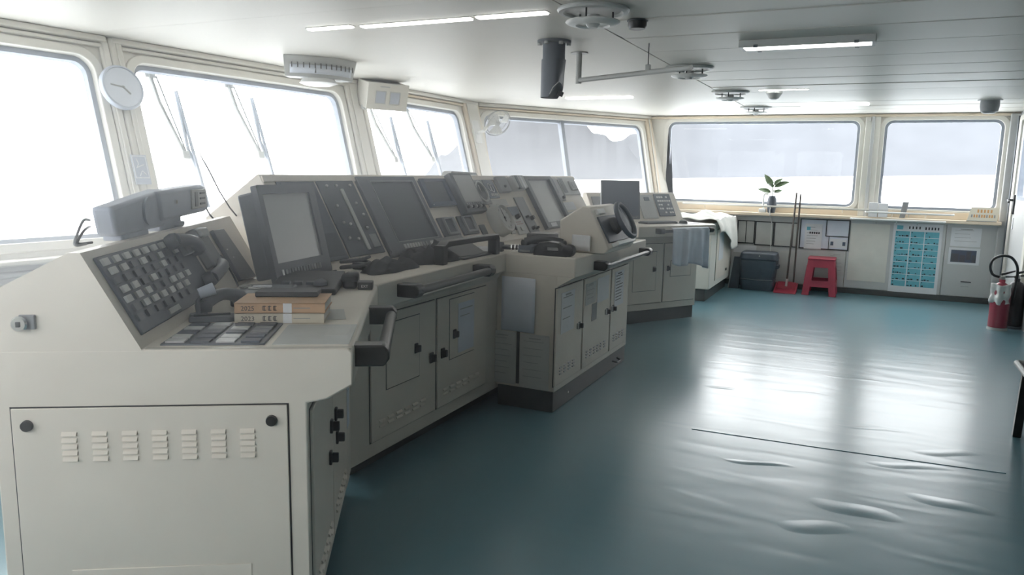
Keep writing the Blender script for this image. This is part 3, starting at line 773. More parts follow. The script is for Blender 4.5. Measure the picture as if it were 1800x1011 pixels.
# steering stand
ss = thing('steering_stand', 'cream steering stand with sloping face on top of the island', 'steering stand', (-1.66, 4.85, ZT))
ya, yb = 4.56, 5.12
MB().prism([(-1.81, ya, ZT), (-1.81, ya, 1.19), (-1.655, ya, 1.285), (-1.61, ya, 1.275), (-1.47, ya, 1.02), (-1.50, ya, ZT)], (0, yb - ya, 0)).build('housing', PAINT, ss, bevel=.008)
sd_ = Vector((-1.47, 0, 1.02)) - Vector((-1.61, 0, 1.275)); sd_.normalize()
MS = frame((-1.61, ya, 1.275), (0, 1, 0), -sd_)      # x along y, y up slope, z out of the face
MB(MS).box(.04, .52, -.255, -.07, -.002, .012).build('face_plate', NAVY, ss, bevel=.004)
MB(MS).box(.06, .20, -.055, -.02, -.002, .02).build('label_plate', WHITE, ss, bevel=.003)
MB(MS).lathe([(.06, 0), (.055, .03), (.035, .05), (.022, .06), (.022, .095), (0, .095)], 24, MS @ Matrix.Translation((.26, -.15, .008))).build('hub_cone', BLACK, ss)
MB(MS).tube([(.26 + .118*math.cos(R(a)), -.15 + .118*math.sin(R(a)), .10) for a in range(0, 360, 10)], .017, 12, True).build('rim', NAVY, ss)
MB(MS).lathe([(.110, .088), (.110, .094), (.03, .104), (0, .104)], 30, MS @ Matrix.Translation((.26, -.15, 0))).build('wheel_disc', NAVY, ss)
for a in (90, 210, 330):
    MB(MS).box(-.012, .012, .0, .118, .090, .102, MS @ Matrix.Translation((.26, -.15, 0)) @ Matrix.Rotation(R(a - 90), 4, 'Z')).build('spoke', NAVY, ss, bevel=.004)
MB(MS).box(.08, .46, -.29, -.262, .0, .05).build('ledge', WHITE, ss, bevel=.004)
sheet(frame((0, ya, 0), (1, 0, 0), EZ), -1.72, -1.585, 1.0, 1.10, .004, 'crumpled white sheet leaning against the steering stand', PAPER, 0, curl=.03)

# ---- far wing console
fw = thing('wing_console', 'far beige wing console carrying a flat monitor and a hanging cloth', 'console', tuple(cp(.2, -.5)))
MB().poly([tuple(cp(u, n_).xy) for u, n_ in ((-.32, -.10), (.71, -.10), (.71, -.85), (-.05, -.85))], .13, .872).build('body', PAINT, fw, bevel=.005)
MB().poly([tuple(cp(u, n_).xy) for u, n_ in ((-.20, 0), (.85, 0), (.90, -.06), (.90, -.85), (.1, -.85))], .875, ZT).build('worktop', PAINT, fw, bevel=.008)
MB().poly([tuple(cp(u, n_).xy) for u, n_ in ((-.30, -.12), (.70, -.12), (.70, -.8), (0, -.8))], 0, .135).build('plinth', PLINTH, fw)
MB().prism([tuple(cp(-.33, -.50, ZT - .01)), tuple(cp(-.33, -.685, 1.29)), tuple(cp(-.33, -.74, 1.29)), tuple(cp(-.33, -.85, ZT - .01))], tuple(C2D * 1.22)).build('upright', PAINT, fw, bevel=.006)
for (a, b, lx, pa) in ((-.27, .215, .10, (-.17, .13, .33, .72)), (.24, .68, .29, (.33, .61, .46, .62))):
    d_ = seam_box(MC2, a, b, .20, .80, 'door', PANEL, fw)
    MB(MC2).box(pa[0] - .004, pa[1] + .004, pa[2] - .004, pa[3] + .004, .009, .0108).build('hatch_joint', SEAMM, d_)
    MB(MC2).box(pa[0], pa[1], pa[2], pa[3], .010, .0135).build('hatch', PANEL, d_, bevel=.002)
    latch(MC2, lx, .545, d_, 1.1)
hand_rail('grab_rail', 'dark grab rail under the hanging pale blue cloth on the far console', cp(.05, 0, .94), cp(.72, 0, .94), C2N * .06, r=.016, blk=(.11, .05))
sp2 = MB(MC2P).box(.555, .785, .065, .33, -.003, .010).build('switch_panel', NAVY, fw, bevel=.004)
wk = MB().box(-.011, .011, -.009, .009, 0, .008).mesh('key', WHITE)
for r_ in range(5):
    for k in range(6):
        if rng.random() < .8: inst(wk, 'key', sp2, MC2P @ Matrix.Translation((.59 + k * .032, .105 + r_ * .046, .009)))
s3 = MB(MC2P).box(.32, .53, .04, .32, -.003, .008).build('meter_panel', LTG, fw, bevel=.004)
MB(MC2P).box(.40, .47, .25, .29, .007, .012).build('window', SCRB, s3)
for a, b in ((-.30, -.20), (-.19, -.10), (-.08, .02)):
    MB(MC2P).box(a, b, .15, .30, -.003, .010).build('relay_plate', MIDG, fw, bevel=.003)

# ---- end cabinet by the far wall
ec = thing('end_cabinet', 'narrow beige cabinet half covered by a white cloth near the far wall', 'cabinet', (-1.95, 9.7, 0))
MB().box(-2.25, -1.65, 8.97, 10.45, .15, .93).build('body', CREAM, ec, bevel=.006)
MB().box(-2.2, -1.70, 9.02, 10.4, 0, .16).build('plinth', PLINTH, ec)
ME2 = frame((-1.65, 0, 0), (0, 1, 0), EZ)
d_ = seam_box(ME2, 9.32, 10.30, .22, .84, 'door', PANEL, ec)
MB(ME2).box(10.1, 10.16, .72, .80, .009, .02).build('latch', BLACK, d_, bevel=.004)
MB(ME2).box(10.0, 10.06, .27, .30, .009, .02).build('stop', BLACK, d_)
sheet(ME2, 9.45, 9.75, .45, .80, .0115, 'white sheet on the door of the end cabinet by the far wall', PAPER, 0)

# ------------------------------------------------------------------ things on the near wing and main worktop
# monitor in the bend between the consoles
dm = Vector((-math.sin(R(10)), math.cos(R(10)), 0)); nm_ = Vector((dm.y, -dm.x, 0)); b0 = Vector((-2.275, 2.485, 1.002)); b1 = b0 + dm * .46
MM = frame(b0, dm, -nm_ * math.cos(R(77)) + EZ * math.sin(R(77)))
mo = thing('monitor', 'large dark monitor with a pale grey screen at the bend of the console', 'monitor', tuple((b0 + b1) / 2))
MB(MM).plate(rrect(-.012, .462, -.005, .425, .010), [rect(.022, .405, .080, .385)], -.03, .0).build('bezel', DARK, mo, bevel=.004)
MB(MM).box(.018, .41, .076, .39, -.03, -.010).build('screen', SCRG, mo)
MB(MM).box(-.012, .46, .02, .40, -.105, -.028).build('casing', DARK, mo, bevel=.010)
for k in range(13):
    MB(MM).box(.06 + k * .024, .073 + k * .024, .022, .048, -.002, .006).build('button', MIDG, mo, bevel=.002)
MB(MM).box(.035, .045, .020, .050, -.002, .005).build('power_lamp', WHITE, mo)
MB(MM).box(.0, .45, -.012, -.004, -.06, .03).build('lip', BLACK, mo, bevel=.003)
# two thick books
MBk = frame(wp(-.41, .36, ZT), E1, EZ)          # spines towards the camera
def book(name, label, z0, h, cover, x1, title, dy=0.0):
    t = thing(name, label, 'book', tuple(wp(-.41 + .14, .36 + .1, ZT + z0)), 'thick paperbacks')
    M = MWT @ Matrix.Translation((-.412, .355 + dy, z0))
    MB(M).box(.003, x1 - .004, .004, .198, .003, h - .003).build('pages', PAPERG, t)
    MB(M).box(0, x1, 0, .20, 0, .003).box(0, x1, 0, .20, h - .003, h).box(0, x1, 0, .003, 0, h).build('cover', cover, t)
    Ms = MBk @ Matrix.Translation((0, z0, -dy + .0053))
    text_mb(title, .022, Ms @ Matrix.Translation((.018, h * .26, .0))).build('year_print', INK, t)
    for k in range(3):
        q = MB(Ms); x = .088 + k * .017
        q.box(x, x + .011, h*.28, h*.34, -.0005, .0003).box(x, x + .011, h*.66, h*.72, -.0005, .0003).box(x + .004, x + .0065, h*.25, h*.75, -.0005, .0003).box(x, x + .0025, h*.3, h*.7, -.0005, .0003)
        q.build('spine_character', INK, t)
    MB(Ms).box(.153, .181, 0.001, h - .001, -.0005, .0004).build('spine_band', PAPER, t)
    MB(Ms).box(.186, .24, h * .46, h * .54, -.0005, .0004).build('spine_line', INKG, t)
    return t
book('book', 'lower of two thick cream books on the nearest worktop', 0, .034, COVER2, .287, '2023')
book('book', 'upper of two thick books, tan spine with year lettering', .034, .034, COVER1, .290, '2025', .002)
o = tag(MB(MWT).poly([(-.20, .40), (-.06, .42), (-.085, .60), (-.22, .58)], .001, .0026).build('loose_sheet', PAPERG), 'loose grey sheet sticking out beside the two books', 'paper')
o = thing('black_folder', 'black slim folder lying on top of the two books', 'folder', tuple(wp(-.33, .52, 1.055)))
MB(MWT).box(-.37, -.16, .47, .57, .0685, .086).build('cover', BLACK, o, bevel=.004)
MB(MWT).box(-.365, -.165, .475, .572, .072, .082).build('pages', DARK, o)
# dark box with keys on it left of the books
o = thing('junction_box', 'low dark box behind the books with a bunch of keys on it', 'box', tuple(wp(-.5, .7, ZT)))
MB(MWT).box(-.50, -.30, .66, .92, 0, .045).build('body', DARK, o, bevel=.006)
MB(MWT).box(-.495, -.42, .68, .76, .044, .048).build('cover', MIDG, o, bevel=.002)
o = thing('key_bunch', 'small bunch of keys with a pale tag on the dark box', 'keys', tuple(wp(-.46, .8, 1.03)))
MB(MWT).tube([(-.475 + .02*math.cos(R(a)), .80 + .02*math.sin(R(a)), .053) for a in range(0, 360, 30)], .004, 6, True).build('ring', STEEL, o)
MB(MWT).box(-.45, -.38, .80, .825, .049, .056).build('tag', PAPER, o, bevel=.002)
MB(MWT).box(-.46, -.40, .765, .785, .049, .054).build('key', STEEL, o, bevel=.002)
# handsets by the switch panel
def handset(name, label, p, ax, up, L=.20, mtl=BLACK):
    """telephone handset: bowed grip with two round ends"""
    t = thing(name, label, 'handset', tuple(p))
    ax, up = Vector(ax).normalized(), Vector(up).normalized(); M = frame(p, ax, up)
    pts = []; rr = []
    for k in range(9):
        u = k / 8
        pts.append((-L/2 + L * u, .022 * math.sin(math.pi * u) + .012, 0)); rr.append(.021 + .005 * abs(u - .5) * 2)
    MB(M).tube(pts, rr, 12).build('grip', mtl, t)
    MB(M).lathe([(.0, -.016), (.024, -.016), (.029, 0), (.026, .022), (0, .026)], 20, M @ Matrix.Translation((-L/2, .008, 0)) @ Matrix.Rotation(R(90), 4, 'X')).build('earpiece', mtl, t)
    MB(M).lathe([(.0, -.016), (.024, -.016), (.029, 0), (.026, .022), (0, .026)], 20, M @ Matrix.Translation((L/2, .008, 0)) @ Matrix.Rotation(R(90), 4, 'X')).build('mouthpiece', mtl, t)
    return t
ns = Vector(MWP.col[2][:3]); us = Vector(MWP.col[1][:3])
def wpan(x, s_, h=0): return MWP @ Vector((x, s_, h))
cr = thing('handset_cradle', 'grey cradle at the upper right of the switch panel holding a handset', 'cradle', tuple(wpan(.93, .20)))
MB(MWP).box(.87, 1.0, .12, .285, -.002, .04).build('base', MIDG, cr, bevel=.008)
MB(MWP).box(.885, .985, .24, .275, .038, .055).build('hook', LTG, cr, bevel=.006)
handset('handset', 'dark telephone handset hung over the top of the switch panel', wpan(.70, .235, .03), E2 - us * .25, ns, .20, DARK)
handset('handset', 'dark telephone handset lying across the right of the switch panel', wpan(.84, .10, .03), E2 + us * .15, ns, .20, DARK)
handset('handset', 'dark handset lying on the worktop under the switch panel', wp(-.50, .56, ZT + .03), E1 * .6 + E2, EZ, .17, DARK)
o = tag(MB().tube([wpan(.98, .16, .03), wpan(1.03, .14, .035), wpan(1.08, .10, .02), wpan(1.10, .04, .012), wpan(1.09, .005, .01)], .004, 8, smooth=5).build('curly_lead', BLACK), 'thin black cord curling down from the handset cradle', 'cord')
o = thing('chart_folder', 'dark grey folder leaning on the sloping panel left of the monitor', 'folder', tuple(wpan(1.25, .1)))
MB(MWP).poly([(1.16, .02), (1.40, .0), (1.34, .255), (1.17, .262)], .001, .018).build('cover', DARK, o, bevel=.003)
MB(MWP).box(1.20, 1.215, .16, .166, .017, .02).build('stud', STEEL, o)
MB(MWP).box(1.225, 1.235, .12, .124, .017, .02).build('stud', STEEL, o)
o = thing('microphone', 'small dark desk microphone in front of the switch panel', 'microphone', tuple(wp(-.5, .45, ZT)))
MB(MWT).cyl((-.545, .43, 0), (-.545, .43, .02), .032, .028, 18).build('base', DARK, o)
MB(MWT).tube([(-.545, .43, .015), (-.55, .44, .06), (-.53, .45, .085)], .008, 8).build('neck', DARK, o)
MB(MWT).cyl((-.545, .44, .085), (-.50, .46, .10), .018, .022, 14).build('head', BLUEG, o)
o = thing('pen_tray', 'flat dark pen tray on the worktop beside the key pad', 'tray', tuple(wp(-.45, .4, ZT)))
MB(MWT).poly([(-.56, .365), (-.43, .37), (-.40, .41), (-.43, .45), (-.56, .44)], .001, .018).build('tray', DARK, o, bevel=.004)
MB(MWT).cyl((-.55, .39, .021), (-.44, .42, .021), .004, n=8).build('pen', BLACK, o)
# instrument on the ridge of the near wing
MR = frame(wp(-.78, 0, 0), E2, EZ)
o = thing('speaker_unit', 'blue-grey instrument box on a bracket on top of the nearest console', 'instrument', tuple(wp(-.82, .8, 1.254)))
MB(MR).prism([(.335, 1.268, -.035), (.30, 1.362, -.035), (.78, 1.405, -.035), (.78, 1.268, -.035)], (0, 0, .065)).build('speaker_case', BLUEG, o, bevel=.012)
MB(MR).prism([(.72, 1.290, -.03), (.69, 1.398, -.03), (1.22, 1.412, -.03), (1.28, 1.405, -.03), (1.325, 1.315, -.03), (1.27, 1.296, -.03)], (0, 0, .072)).build('radio_case', BLUEG, o, bevel=.012)
MB(MR).box(1.06, 1.27, 1.315, 1.395, .040, .047).build('front_panel', LTG, o, bevel=.004)
MB(MR).box(1.10, 1.14, 1.325, 1.385, .046, .050).build('handle', MIDG, o, bevel=.003)
for k in range(3):
    MB(MR).box(1.17, 1.24, 1.33 + k * .022, 1.338 + k * .022, .046, .050).build('button', DARK, o)
MB(MR).cyl((.86, 1.355, .04), (.86, 1.355, .05), .008, n=14).build('knob', CHROME, o)
MB(MR).lathe([(.045, 0), (.05, .012), (.03, .014), (0, .008)], 24, MR @ Matrix.Translation((.60, 1.335, .028))).build('speaker_grille', BLUEG, o)
MB(MR).box(.38, .62, 1.250, 1.272, -.035, .025).build('bracket', BLUEG, o, bevel=.006)
MB(MR).box(.76, 1.0, 1.250, 1.294, -.03, .02).build('bracket', BLUEG, o, bevel=.006)
MB(MR).lathe([(.05, -.006), (.055, 0), (.055, .012), (0, .012)], 24, MR @ Matrix.Translation((.95, 1.262, -.01)) @ Matrix.Rotation(R(-90), 4, 'X')).build('swivel', BLUEG, o)
for k, (a, b) in enumerate(((.30, .05), (.33, .09))):
    o = tag(MB(MR).tube([(.33, 1.32 - .02*k, -.05), (.24, 1.325 - .03*k, -.03), (.17, 1.29 - .02*k, -.02), (.14 + .03*k, 1.262, -.015), (.20 + .04*k, 1.259, -.01)], .004, 8, smooth=5).build('cable', BLACK if k else MIDG), ('pale' if k == 0 else 'black') + ' cable looping behind the instrument box on the nearest console', 'cable')
o = tag(MB(MR).tube([(1.31, 1.34, -.02), (1.38, 1.33, 0), (1.45, 1.27, .01), (1.50, 1.20, .05), (1.53, 1.08, .10)], .004, 8, smooth=5).build('cable', BLACK), 'black cable running down from the instrument box to the monitor', 'cable')
# dark clutter on the main worktop
def lump(name, label, cx, cy, lx, ly, h, rot, cat, mtl=CLOTHK, seed=1, z=ZT):
    rg = random.Random(seed); ph = [rg.uniform(0, 6.28) for _ in range(8)]
    def fn(u, v):
        a = (u - .5) * 2; b = (v - .5) * 2
        r = max(abs(a), abs(b)); e = max(0, 1 - r ** 2.2)
        hh = h * e ** .6 * (.72 + .2 * math.sin(5 * a + ph[0] + 2 * b) + .18 * math.sin(7 * b + ph[1] - 2 * a) + .08 * math.sin(13 * a + 9 * b + ph[2]))
        wob = 1 + .10 * math.sin(3 * math.atan2(b, a) + ph[3]) + .06 * math.sin(7 * math.atan2(b, a) + ph[4])
        k = 1.0 / max(1e-6, (abs(a) ** 3 + abs(b) ** 3) ** (1/3)) * r if r > 1e-6 else 1
        x = a * k * lx / 2 * wob; y = b * k * ly / 2 * wob
        c_, s_ = math.cos(R(rot)), math.sin(R(rot))
        return (cx + x * c_ - y * s_, cy + x * s_ + y * c_, z + .002 + max(0, hh))
    o = MB().grid(fn, 26, 26).build(name, mtl)
    return tag(o, label, cat)
lump('crumpled_jacket', 'crumpled dark jacket heaped on the worktop below the big radar', -2.22, 3.62, .24, .46, .10, 4, 'jacket', seed=2)
lump('crumpled_bag', 'flat dark bag lying in front of the signal light panel', -2.20, 3.20, .20, .42, .06, 8, 'bag', seed=5)
o = thing('trackball_unit', 'black control unit in front of the grey-screened monitor', 'control unit', tuple(wp(-.25, 1.05, ZT)))
MB(MWT).prism([(-.42, .92, 0), (-.42, 1.30, 0), (-.42, 1.30, .05), (-.42, .92, .025)], (.27, 0, 0)).build('base', BLACK, o, bevel=.006)
MB(MWT).lathe([(.03, 0), (.028, .014), (.015, .024), (0, .027)], 20, MWT @ Matrix.Translation((-.22, 1.0, .03))).build('ball', DARK, o)
for k in range(3): MB(MWT).box(-.38 + k*.05, -.345 + k*.05, 1.0, 1.04, .03, .042).build('button', DARK, o, bevel=.003)
o = thing('tool_pouch', 'black tool pouch beside the control unit on the worktop', 'pouch', tuple(wp(-.15, 1.2, ZT)))
MB(MWT).box(-.14, -.08, 1.08, 1.24, 0, .055).build('body', BLACK, o, bevel=.012)
MB(MWT).box(-.145, -.075, 1.075, 1.15, .03, .06).build('flap', CLOTHK, o, bevel=.008)
o = thing('clip_holder', 'small black box with white lettering near the worktop corner', 'box', tuple(wp(-.08, 1.1, ZT)))
MB(MWT).box(-.075, .0 - .012, 1.06, 1.13, 0, .032).build('body', BLACK, o, bevel=.004)
text_mb('EXT', .016, frame(wp(-.06, 1.058, ZT + .010), E1, EZ)).build('lettering', WHITE, o)
# cable coil, adapters in front of the signal panel
o = tag(MB().tube([(-2.28 + .05*math.cos(t*.9), 3.02 + .10*math.sin(t*.9) , ZT + .012 + .004*t) for t in range(0, 16)], .008, 8).build('coiled_cable', BLACK), 'coiled black cable on the worktop below the signal light panel', 'cable')
o = thing('power_adapter', 'small dark adapter with plugs beside the coiled cable', 'adapter', (-2.33, 2.97, ZT))
MB().box(-2.36, -2.29, 3.10, 3.20, ZT, ZT + .035).build('body', BLACK, o, bevel=.006)
for k in range(3): MB().box(-2.35, -2.335, 3.11 + k*.03, 3.125 + k*.03, ZT + .03, ZT + .055).build('plug', DARK, o, bevel=.002)
# keyboard and folded chart beyond the guard rail
o = thing('tilted_stand', 'dark tilted document stand behind the guard rail', 'stand', (-2.22, 4.0, ZT))
MB().prism([(-2.33, 3.80, ZT), (-2.12, 3.80, ZT), (-2.12, 3.80, ZT + .012), (-2.30, 3.80, ZT + .11)], (0, .32, 0)).build('wedge', BLACK, o, bevel=.004)
MB().box(-2.36, -2.08, 3.78, 4.20, ZT, ZT + .010).build('mat', BLACK, o, bevel=.003)
sheet(frame((-2.33, 4.25, ZT), (0, 1, 0), (-1, 0, 0)), 0, .28, -.18, .05, .001, 'open log sheets on the worktop beside the guard rail', PAPER, 6)
o = thing('hand_microphone', 'dark microphone with a chrome collar lying at the inner corner of the island', 'microphone', (-2.1, 4.45, ZT))
MB().cyl((-2.12, 4.32, ZT + .03), (-1.97, 4.36, ZT + .03), .016, n=14).build('grip', BLACK, o)
for k in range(3): MB().cyl((-2.05 + k*.022, 4.339 + k*.006, ZT + .03), (-2.042 + k*.022, 4.341 + k*.006, ZT + .03), .021, n=14).build('collar', CHROME, o)
MB().box(-2.16, -2.10, 4.30, 4.34, ZT, ZT + .06).build('holder', BLACK, o, bevel=.004)
o = thing('control_box', 'low dark control box with grey keys at the near end of the island', 'control box', (-1.95, 4.4, ZT))
MB().box(-2.0, -1.90, 4.33, 4.50, ZT, ZT + .045).build('body', NAVY, o, bevel=.005)
MB().box(-1.985, -1.915, 4.326, 4.332, ZT + .008, ZT + .02).build('key_row', MIDG, o)
# telephones on the island
def arch_phone(label, x0, x1, y, z, h, dpt):
    t = thing('telephone', label, 'telephone', ((x0+x1)/2, y, z))
    M = frame((x0, y, z), (1, 0, 0), EZ); w = x1 - x0
    out = [(0, 0), (w, 0), (w, h*.45), (w*.88, h*.74), (w*.68, h*.95), (w*.45, h), (w*.2, h*.9), (w*.05, h*.62)]
    MB(M).plate(out, [rrect(w*.36, w*.74, h*.36, h*.62, h*.08)], -dpt, 0).build('cradle', BLACK, t, bevel=.004)
    MB(M).box(w*.34, w*.76, h*.34, h*.64, -dpt*.6, -dpt*.5).build('recess', LTG, t)
    MB(M).lathe([(h*.42, -.0), (h*.45, .02), (h*.40, .05), (0, .055)], 22, M @ Matrix.Translation((w*1.02, h*.44, -dpt*.7))).build('mouthpiece', BLACK, t)
    return t
arch_phone('black telephone nearest the camera on the island worktop', -1.865, -1.640, 4.262, ZT, .088, .07)
handset('telephone_handset', 'black handset resting behind the nearest island telephone', (-1.86, 4.42, ZT + .055), (1, .25, 0), (0, 0, 1), .24, BLACK)
o = thing('desk_telephone', 'square black telephone base behind the island handset', 'telephone', (-1.92, 4.60, ZT))
MB().box(-2.03, -1.87, 4.52, 4.70, ZT, ZT + .11).build('body', BLACK, o, bevel=.012)
MB().box(-1.97, -1.89, 4.516, 4.522, ZT + .05, ZT + .085).build('display', MIDG, o, bevel=.002)
# plastic bag and lever at the wheel
o = thing('steering_lever', 'black lever tray behind the steering wheel on the island', 'lever', (-1.66, 5.4, ZT))
MB().prism([(-1.76, 5.22, ZT), (-1.60, 5.22, ZT), (-1.60, 5.22, ZT + .02), (-1.74, 5.22, ZT + .05)], (0, .30, 0)).build('tray', BLACK, o, bevel=.005)
MB().tube([(-1.66, 5.3, ZT + .03), (-1.62, 5.3, ZT + .10), (-1.58, 5.32, ZT + .12)], .010, 10).build('lever', BLACK, o)

# ------------------------------------------------------------------ far wing
b0 = Vector((-2.36, 7.14, 1.06)); dmm = Vector((math.cos(R(28)) * .86, math.sin(R(28)) + .04, 0)).normalized()
c2m = thing('monitor', 'flat black monitor on the far wing console beside the steering wheel', 'monitor', (-2.18, 7.35, ZT))
nn2 = Vector((dmm.y, -dmm.x, 0))
MM2 = frame((-2.40, 7.16, 1.045), dmm, -nn2 * math.cos(R(80)) + EZ * math.sin(R(80)))
MB(MM2).box(0, .40, 0, .385, -.045, 0).build('bezel', DARK, c2m, bevel=.006)
MB(MM2).box(.018, .382, .035, .368, -.002, .0025).build('screen', SCRB, c2m)
for k in range(5): MB(MM2).box(.25 + k*.025, .267 + k*.025, .010, .022, -.002, .004).build('button', MIDG, c2m)
MB(MM2).box(.04, .36, .05, .35, -.085, -.043).build('back_shell', LTG, c2m, bevel=.015)
MB(MM2).box(.17, .23, -.07, .10, -.07, -.04).build('neck', BLACK, c2m, bevel=.006)
MB().lathe([(.11, 0), (.11, .010), (.05, .018), (0, .018)], 26, Matrix.Translation(MM2 @ Vector((.2, -.05, -.05))) @ Matrix.Translation((0, 0, -(MM2 @ Vector((.2, -.05, -.05))).z + ZT + .0005))).build('foot', BLACK, c2m)
kb_ = thing('keyboard', 'black keyboard lying on the far wing console', 'keyboard', tuple(cp(.3, -.2, ZT)))
MKB = frame(cp(.12, -.24, ZT), C2D, -C2N)
MB(MKB).box(0, .42, 0, .14, .001, .018).build('base', BLACK, kb_, bevel=.004)
kc = MB().box(-.011, .011, -.011, .011, 0, .006).mesh('key', DARK)
for r_ in range(5):
    for k in range(15): inst(kc, 'key', kb_, MKB @ Matrix.Translation((.025 + k*.0265, .018 + r_*.026, .017)))
o = thing('mouse', 'black computer mouse beside the keyboard on the far console', 'mouse', tuple(cp(.62, -.2, ZT)))
MB().lathe([(.034, 0), (.034, .012), (.026, .026), (.012, .033), (0, .034)], 20, frame(cp(.60, -.22, ZT + .004), C2D, -C2N) @ Matrix.Diagonal((1.0, 1.6, 1, 1))).build('shell', BLACK, o)
MB(frame(cp(.60, -.22, ZT + .004), C2D, -C2N)).box(-.003, .003, .01, .03, .028, .036).build('wheel', MIDG, o)
tag(MB(frame(cp(.60, -.22, ZT), C2D, -C2N)).poly(rrect(-.10, .14, -.10, .12, .01), .0003, .003).build('mouse_pad', BLACK), 'thin black mouse pad on the far wing console', 'mouse pad')
# pale cloth over the far rail
def drape(u, v):
    x = .17 + .50 * u
    fold = .012 * math.sin(u * 19) + .008 * math.sin(u * 33 + 1)
    if v < .12:
        k = v / .12; p = cp(x, .055 + .03 * math.sin(k * math.pi / 2), .95 + .02 * math.cos(k * math.pi / 2))
    else:
        k = (v - .12) / .88
        p = cp(x + .015 * k * math.sin(u * 9), .085 + fold * (.4 + k), .95 - (.335 + .05 * u + .02 * math.sin(u * 8)) * k)
    return tuple(p)
o = MB().grid(drape, 40, 16).build('hanging_cloth', CLOTHB, solid=.003)
tag(o, 'pale blue cloth hanging over the rail of the far console', 'cloth')
# white sheet thrown over the end cabinet
def throw(u, v):
    # u across from the window side to the room side, v along the cabinet
    y = 9.05 + v * 1.42
    xs_ = -2.30 + u * .95
    if xs_ < -1.63:
        x = xs_; hump = .03 + .07 * math.exp(-((x + 1.90) / .16) ** 2 - ((v - .55) / .38) ** 2) + .05 * math.exp(-((x + 2.15) / .10) ** 2 - ((v - .2) / .2) ** 2)
        z = .935 + hump + .012 * math.sin(u * 22 + v * 9) + .008 * math.sin(v * 31)
        z = max(z, .937)
    else:
        k = (xs_ + 1.63) / .28
        x = -1.63 + .07 * math.sin(min(k, 1) * math.pi / 2) + .02 * math.sin(v * 17) * k
        z = .975 - .42 * k * (.35 + .65 * max(0, min(1, (v - .25) / .45))) + .010 * math.sin(v * 25)
    return (x, y + .02 * math.sin(u * 11), z)
o = MB().grid(throw, 46, 40).build('white_sheet', CLOTHW, solid=.003)
tag(o, 'white sheet thrown over the end cabinet by the far wall', 'cloth')

# ------------------------------------------------------------------ far wall: rails, notices, loose things
for (nm, lab, x0, x1, z, y) in (('sill_rail', 'long cream rail along the sill under the widest far window', -2.36, -.02, 1.10, 10.49), ('sill_rail', 'white rail along the sill under the rightmost far window', -.05, .92, 1.075, 10.49), ('lower_rail', 'low white rail under the rightmost far window sill', -.22, .84, .985, 10.50)):
    t = thing(nm, lab, 'rail', ((x0+x1)/2, 10.6, z))
    MB().tube([(x0, 10.60, z), (x0 + .012, y + .012, z), (x0 + .03, y, z), (x1 - .03, y, z), (x1 - .012, y + .012, z), (x1, 10.60, z)], .012, 10).build('tube', WHITE if 'white' in lab else CREAM, t)
    for x in (x0 + .3, (x0 + x1) / 2, x1 - .3):
        MB().cyl((x, y, z), (x, 10.58, z - .05), .006, n=8).build('bracket', STEEL, t)
# framed notices: pale sheets in black outlines
def framed(label, x0, x1, z0, z1, mtl=PAPERG, cols=None, z=.017):
    t = thing('framed_notice', label, 'notice', ((x0+x1)/2, YF - .02, z0))
    MB(MF).box(x0, x1, z0, z1, z, z + .004).build('sheet', mtl, t)
    MB(MF).plate(rect(x0 - .006, x1 + .006, z0 - .006, z1 + .006), [rect(x0 + .006, x1 - .006, z0 + .006, z1 - .006)], z, z + .010).build('frame', BLACK, t)
    for c_ in (cols or []): MB(MF).box(c_ - .004, c_ + .004, z0, z1, z + .003, z + .009).build('divider', BLACK, t)
    return t
framed('black framed double notice partly behind the white sheet', -1.62, -1.40, .585, .885, PAPERG, [-1.51])
framed('black framed single notice second from the left on the far wall', -1.385, -1.155, .570, .882, PAPERG)
framed('black framed wide notice behind the tall broom handles', -1.14, -.855, .565, .882, PAPERG, [-.905])
nb = thing('notice_board', 'black framed board of blue tinted notices above the red stool', 'notice board', (-.52, YF - .02, .56))
MB(MF).box(-.815, -.222, .560, .945, .016, .020).build('board', PAPERB, nb)
MB(MF).plate(rect(-.822, -.215, .553, .952), [rect(-.808, -.229, .567, .938)], .016, .026).build('frame', BLACK, nb)
MB(MF).box(-.503, -.492, .735, .945, .019, .026).build('divider', BLACK, nb)
MB(MF).box(-.503, -.222, .728, .738, .019, .026).build('divider', BLACK, nb)
MB(MF).box(-.46, -.452, .560, .73, .019, .026).build('divider', BLACK, nb)
MB(MF).box(-.445, -.24, .585, .70, .020, .022).build('form', PAPER, nb)
for a in (-.435, -.29): MB(MF).box(a, a + .035, .615, .665, .0215, .0228).build('photo', SCRB, nb)
o = sheet(MF, -.757, -.545, .555, .885, .027, 'white letter with a blue emblem over the black framed board', PAPER, 7, False, INKG, lw=.005)
MB(MF).box(-.735, -.69, .80, .845, .028, .0292).build('emblem', CYAN, o)
for k in range(5): MB(MF).box(-.70 + k*.027, -.682 + k*.027, .755, .78, .028, .0292).build('heading_character', INK, o)
sheet(MF, -1.05, -.84, .21, .505, .017, 'plain grey sheet on the wall between the bin and the stool', PAPERG, 0)
sheet(MF, -.45, -.24, .22, .52, .017, 'grey plan sheet on the wall behind the red stool', PAPERG, 5)
sheet(MF, -1.66, -1.36, .45, .55, .017, 'pale sheet on the wall above the dark bin', PAPER, 0)
sheet(MF, -.205, .246, .175, .918, .017, 'large blank cream chart on the far wall beside the cyan poster', mat('cream_chart', (.74, .72, .66), .7, var=.04), 0, name='wall_chart', cat='chart')
t_ = MB(MF).box(-.19, .24, .935, .945, .017, .018)
o = thing('poster', 'tall poster with rows of cyan panels on the far wall', 'poster', (.56, YF - .02, .08))
MB(MF).box(.286, .834, .07, .942, .017, .0185).build('sheet', PAPER, o)
MB(MF).box(.325, .395, .865, .915, .018, .0192).build('emblem', CYAN, o)
